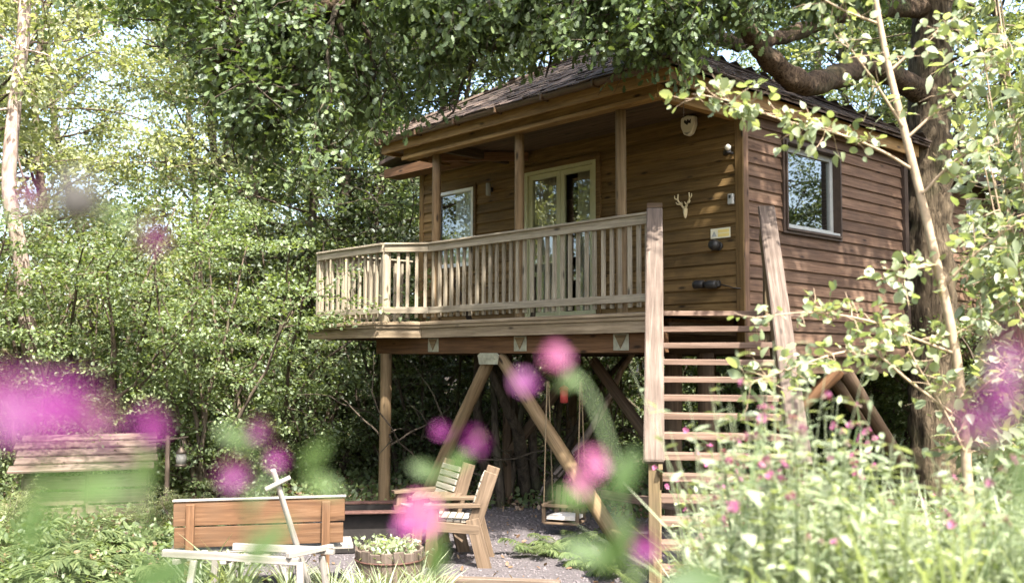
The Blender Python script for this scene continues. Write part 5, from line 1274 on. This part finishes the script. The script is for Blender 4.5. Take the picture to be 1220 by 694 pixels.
def make_campion(seed, H, nfl, label, group, fs=1.0):
    r = np.random.default_rng(seed); o = thing('campion_plant', label, 'flower', (0, 0, 0), group)
    q = wander((0, 0, -.05), (r.normal() * .06, r.normal() * .06, 1), H, 9, .06, r, .03); tb = Tubes().add(q, np.linspace(.0045, .002, 10), 6)
    heads = [q[-1]]
    for i in range(nfl - 1):
        k_ = r.integers(6, 10); d = unit(r.normal(size=3) * np.array([1, 1, .2]) + np.array([0, 0, 1.6])); t_ = wander(q[k_], d, r.uniform(.04, .12), 3, .1, r, 0); tb.add(t_, np.linspace(.002, .0013, 4), 5); heads.append(t_[-1])
    add('stem', tb.mesh('stem'), 'stem', o)
    P, D, S = [], [], []
    for i in range(1, 9):
        a0_ = r.uniform(0, 6.28)
        for s in (0, np.pi): P.append(q[i]); D.append((np.cos(a0_ + s), np.sin(a0_ + s), .35)); S.append((.15 - .011 * i) * r.uniform(.8, 1.2))
    add('foliage', leaf_mesh('foliage', np.array(P), np.array(S), strip_leaf([0, .25, .55, .85, 1], [0, .17, .2, .09, 0], .25, .35), r.beta(2, 2, len(P)), D=np.array(D), droop=.1, r=r, Nn=np.tile([0, 0, 1.0], (len(P), 1))), 'herb_leaf', o)
    for h in heads: put_flower(o, Vector(h), (r.normal() * .6 + .35, r.normal() * .6 - .35, .5), fs * r.uniform(.85, 1.15), FLP, r)
    return o
GC = 'pink campions on the sunny bank'
cA = [make_campion(101 + i, h, nf, 'pink-flowered campion growing in the sunny bank below the stairs', GC) for i, (h, nf) in enumerate(((.8, 5), (.95, 6), (.7, 4), (.88, 7)))]
kids_index()
r = np.random.default_rng(44); cnt = 0
spots = [(833, 6.2, 1), (868, 4.6, 1), (882, 4.2, 1), (905, 4.0, 3), (944, 3.7, 1), (958, 3.6, 1), (975, 3.4, 3), (985, 4.6, 0), (1010, 4.9, 0), (1060, 5.4, 2), (1085, 5.2, 0), (850, 4.6, 2), (870, 4.2, 0), (812, 5.2, 0), (800, 6.0, 2)]
while len(spots) < 52:
    a = r.uniform(2.4, 6.2); px = r.uniform(800 + 14 * max(0, 5 - a), 1240); spots.append((px, a, r.integers(4)))
for px, a, k_ in spots:
    o = place(cA[k_], apx(px, a), r.uniform(.9, 1.12))
    o['label'] = 'pink-flowered campion ' + ('beside the lower treads of the stairs' if px < 880 else 'in front of the right stair handrail' if px < 965 else 'on the bank below the side wall' if px < 1085 else 'at the foot of the pale sapling')
# leafy mass of the bank: hundreds of thin leafy stems
def stem_mass(n_, a_rng, px_fn, hgt, leaf_len, per, seed, name, label, cat, tm):
    r = np.random.default_rng(seed); a = r.uniform(*a_rng, n_); px = px_fn(a, r, n_); b = a * (px - 610) / FPX
    x, y = CAM[0] + a * HF[0] + b * HR[0], CAM[1] + a * HF[1] + b * HR[1]; z = ground_z(x, y)
    H = r.uniform(.62, 1.0, n_) * hgt * np.interp(px, [780, 850, 900, 960, 1040, 1330], [.6, .9, 1.08, 1.05, .85, .95]) * (1 + .18 * np.sin(x * 2.1) * np.cos(y * 1.7))
    lean = r.normal(size=(n_, 2)) * .13; base = np.column_stack([x, y, z])
    top = base + np.column_stack([lean * H[:, None], H])
    # stems: thin three-sided blades
    w_ = .0028; ang = r.uniform(0, 6.283, n_); off = np.stack([np.column_stack([np.cos(ang + q), np.sin(ang + q), np.zeros(n_)]) * w_ for q in (0, 2.09, 4.19)], 1)
    V1 = np.concatenate([base[:, None] + off, top[:, None] + off * .4], 1).reshape(-1, 3)
    f = np.array([(0, 1, 4), (0, 4, 3), (1, 2, 5), (1, 5, 4), (2, 0, 3), (2, 3, 5)]); F1 = (f[None] + (np.arange(n_) * 6)[:, None, None]).reshape(-1, 3)
    t = np.sort(r.uniform(.18, 1.02, (n_, per)), 1); P = (base[:, None] + (top - base)[:, None] * t[..., None]).reshape(-1, 3)
    aa = r.uniform(0, 6.283, n_ * per); D = np.column_stack([np.cos(aa), np.sin(aa), r.uniform(.1, .9, n_ * per)])
    S = r.uniform(.55, 1.2, n_ * per) * leaf_len * (1.15 - .55 * t.ravel())
    V2, F2, k2 = leaf_arrays(P, S, tm, D=D, droop=.1, r=r, Nn=np.tile([0, 0, 1.0], (n_ * per, 1)) + r.normal(size=(n_ * per, 3)) * .35)
    tint = np.concatenate([np.full(len(V1), .7), np.repeat(r.beta(2, 2, n_ * per), k2)])
    o = add(name, tri_mesh(name, np.concatenate([V1, V2]), np.concatenate([F1, F2 + len(V1)]), tint), 'herb_leaf'); o['kind'] = 'stuff'
    return tag(o, label, cat)
def bank_px(a, r, n_): 
    lo = np.interp(a, [2.4, 3.2, 5, 7.4], [880, 840, 805, 800]); return lo + (1340 - lo) * r.uniform(0, 1, n_) ** .9
stem_mass(1900, (3.0, 7.2), bank_px, .95, .085, 13, 70, 'bank_herbage', 'pale green tangle of thin leafy stems covering the sunlit bank', 'herbage', T_LANCE)
stem_mass(1000, (3.0, 7.0), bank_px, .6, .06, 16, 71, 'bank_undergrowth', 'low small-leaved herbs filling the foot of the sunlit bank', 'herbage', T_OVAL)
n2 = 2600; a = r.uniform(2.9, 7.4, n2); px = bank_px(a, r, n2) + 35; b = a * (px - 610) / FPX; gx, gy = CAM[0] + a * HF[0] + b * HR[0], CAM[1] + a * HF[1] + b * HR[1]
ang = r.uniform(0, 6.283, n2); D = np.column_stack([np.cos(ang) * .25, np.sin(ang) * .25, np.ones(n2)]); Nn = np.column_stack([-np.cos(ang), -np.sin(ang), np.full(n2, .2)])
V1, F1_, k1 = leaf_arrays(np.column_stack([gx, gy, ground_z(gx, gy)]), r.uniform(.45, .9, n2), strip_leaf([0, .35, .7, 1], [.007, .008, .005, 0], .2, .4), D=D, droop=0, r=r, Nn=Nn)
bg_ = add('bank_grass', tri_mesh('bank_grass', V1, F1_, np.repeat(r.beta(2, 2, n2), k1)), 'herb_leaf'); bg_['kind'] = 'stuff'; tag(bg_, 'thin pale grasses standing among the bank herbs', 'grass')
# low weeds at the foot of the clearing (left and centre)
n3 = 5200; a = r.uniform(7.6, 11.5, n3); px = np.where(r.uniform(size=n3) < .6, r.uniform(-60, 330, n3), r.uniform(560, 790, n3)); b = a * (px - 610) / FPX; wx, wy = CAM[0] + a * HF[0] + b * HR[0], CAM[1] + a * HF[1] + b * HR[1]
ok = np.hypot((wx + .5) / 1.25, wy + 1.2) > 2.6; wx, wy, px = wx[ok], wy[ok], px[ok]; n3 = len(wx)
V1, F1_, k1 = leaf_arrays(np.column_stack([wx, wy, ground_z(wx, wy) + r.uniform(.02, .26, n3)]), r.uniform(.03, .07, n3), T_OVAL, up=.8, r=r)
wd_ = add('clearing_weeds', tri_mesh('clearing_weeds', V1, F1_, np.repeat(r.beta(2, 2, n3), k1)), 'wood_leaf'); wd_['kind'] = 'stuff'; tag(wd_, 'low leafy weeds round the edge of the clearing', 'weeds')

# ------------------------------------------------------------------ campions right at the lens, out of focus
_z = np.linspace(-.012, .012, 9); BUD = Tubes().add(np.column_stack([_z * 0, _z * 0, _z]), np.array([.001, .0065, .0095, .011, .0112, .0105, .0085, .005, .001]), 10).mesh('bud'); BUD.materials.append(MT['bud'])
def near_plant(label, stems, flowers, leaves, seed=1):
    """stems: pixel paths with depth; flowers: (px, py, depth, scale, facing); leaves: (px, py, depth, length, dx, dy)"""
    r = np.random.default_rng(seed); x0, y0, d0 = stems[0][0]
    o = thing('campion_plant', label, 'flower', PX(x0, y0, d0), 'campions close to the lens')
    for s in stems:
        c = curve([PX(*q) for q in s], 6); add('stem', Tubes().add(c, np.linspace(.0019, .0011, len(c)), 8).mesh('stem'), 'stem', o)
    for x, y, d, s, pool in flowers:
        f = -FW + RT * r.normal() * .5 + UP * (.3 + r.normal() * .3)
        if pool == 'b':
            add('bud', BUD, None, o, mat_axes(PX(x, y, d), *(Vector(v.tolist()) for v in (FW, UP, RT)))); continue
        put_flower(o, PX(x, y, d), f, s, FLW if pool == 'm' else FLP, r)
    for x, y, d, L, dx, dy in leaves:
        D = RT * dx + UP * dy + FW * r.normal() * .2; Nv = (-FW * .8 + UP * .6 + RT * r.normal() * .2)
        p = np.array(PX(x, y, d)) - D * L * .5
        add('leaf', leaf_mesh('leaf', p[None], np.array([L]), strip_leaf([0, .2, .5, .8, 1], [0, .16, .22, .12, 0], .2, .2), np.array([r.uniform(.3, .8)]), D=D[None], droop=0, r=r, Nn=Nv[None]), 'near_leaf', o)
    return o
near_plant('out-of-focus campion with a large magenta bloom over the log shelter',
           [[(40, 900, .36), (38, 700, .36), (42, 560, .36), (55, 500, .36)], [(60, 900, .4), (90, 640, .4), (110, 540, .4)], [(42, 560, .36), (20, 520, .35)]],
           [(45, 490, .34, 1.05, 'm'), (95, 488, .36, 1.0, 'm'), (0, 480, .35, 1.0, 'm'), (118, 505, .42, .6, 'm')],
           [(112, 588, .42, .035, .9, .1), (40, 620, .4, .04, .2, .9)], 1)
near_plant('out-of-focus campion with pale lilac bloom and broad leaf by the lantern',
           [[(165, 900, .62), (168, 700, .62), (170, 600, .62), (176, 520, .62)]],
           [(178, 503, .62, .95, 'm')], [(170, 560, .62, .03, .1, 1), (195, 690, .5, .045, .9, .25)], 2)
near_plant('out-of-focus campion nodding high against the sunlit wood',
           [[(-260, 520, .5), (-120, 330, .5), (-20, 262, .52), (60, 246, .55), (110, 243, .55), (150, 262, .56), (180, 282, .56)]],
           [(182, 278, .56, .8, 'm'), (40, 233, .5, .7, 'm'), (92, 240, .4, .9, 'b')], [(135, 254, .6, .016, 1, -.1)], 3)
near_plant('out-of-focus campion with small mauve blooms above the bench',
           [[(300, 900, .66), (296, 700, .66), (300, 600, .66), (308, 530, .66)], [(300, 600, .66), (330, 560, .68)], [(300, 620, .66), (280, 575, .64)]],
           [(312, 512, .68, .7, 'm'), (276, 560, .62, .95, 'm'), (331, 545, .7, .6, 'm')],
           [(372, 540, .66, .03, .5, .9), (385, 572, .66, .03, .9, -.1), (280, 515, .66, .028, .9, -.2), (320, 655, .6, .04, .7, .6)], 4)
near_plant('out-of-focus campion with magenta blooms in front of the left brace',
           [[(525, 900, .8), (518, 740, .8), (520, 640, .8), (530, 580, .8), (548, 535, .8)], [(520, 640, .8), (505, 625, .76)]],
           [(566, 525, .82, .95, 'm'), (525, 514, .85, .6, 'm'), (500, 612, .76, 1.25, 'p'), (485, 625, .76, .8, 'm')],
           [(540, 545, .8, .03, .5, .9), (505, 560, .8, .03, .8, -.3), (522, 665, .78, .04, .2, 1)], 5)
near_plant('out-of-focus campion arching before the right brace with pink blooms',
           [[(760, 900, .7), (752, 700, .7), (742, 620, .7), (728, 540, .72), (705, 475, .74), (676, 440, .75), (660, 440, .75)], [(742, 640, .7), (720, 600, .72), (706, 575, .74)], [(752, 700, .7), (768, 665, .72)]],
           [(660, 428, .75, 1.0, 'p'), (624, 455, .78, .85, 'm'), (706, 552, .74, .95, 'p'), (695, 575, .74, .7, 'p'), (768, 648, .72, .85, 'm')],
           [(735, 560, .7, .04, .1, 1), (682, 585, .7, .03, .9, .1), (730, 650, .7, .045, .4, .9), (700, 655, .68, .035, -.8, .3), (678, 452, .75, .025, .9, .3), (830, 690, .9, .06, .95, .15)], 6)
near_plant('out-of-focus campion with magenta blooms beside the sapling',
           [[(1230, 900, .42), (1215, 650, .42), (1190, 540, .42), (1172, 505, .42)], [(1215, 650, .42), (1225, 500, .42), (1212, 430, .42)]],
           [(1166, 500, .43, .9, 'm'), (1208, 420, .42, .85, 'm'), (1195, 470, .44, .6, 'm')], [(1225, 560, .42, .03, .3, .9)], 7)
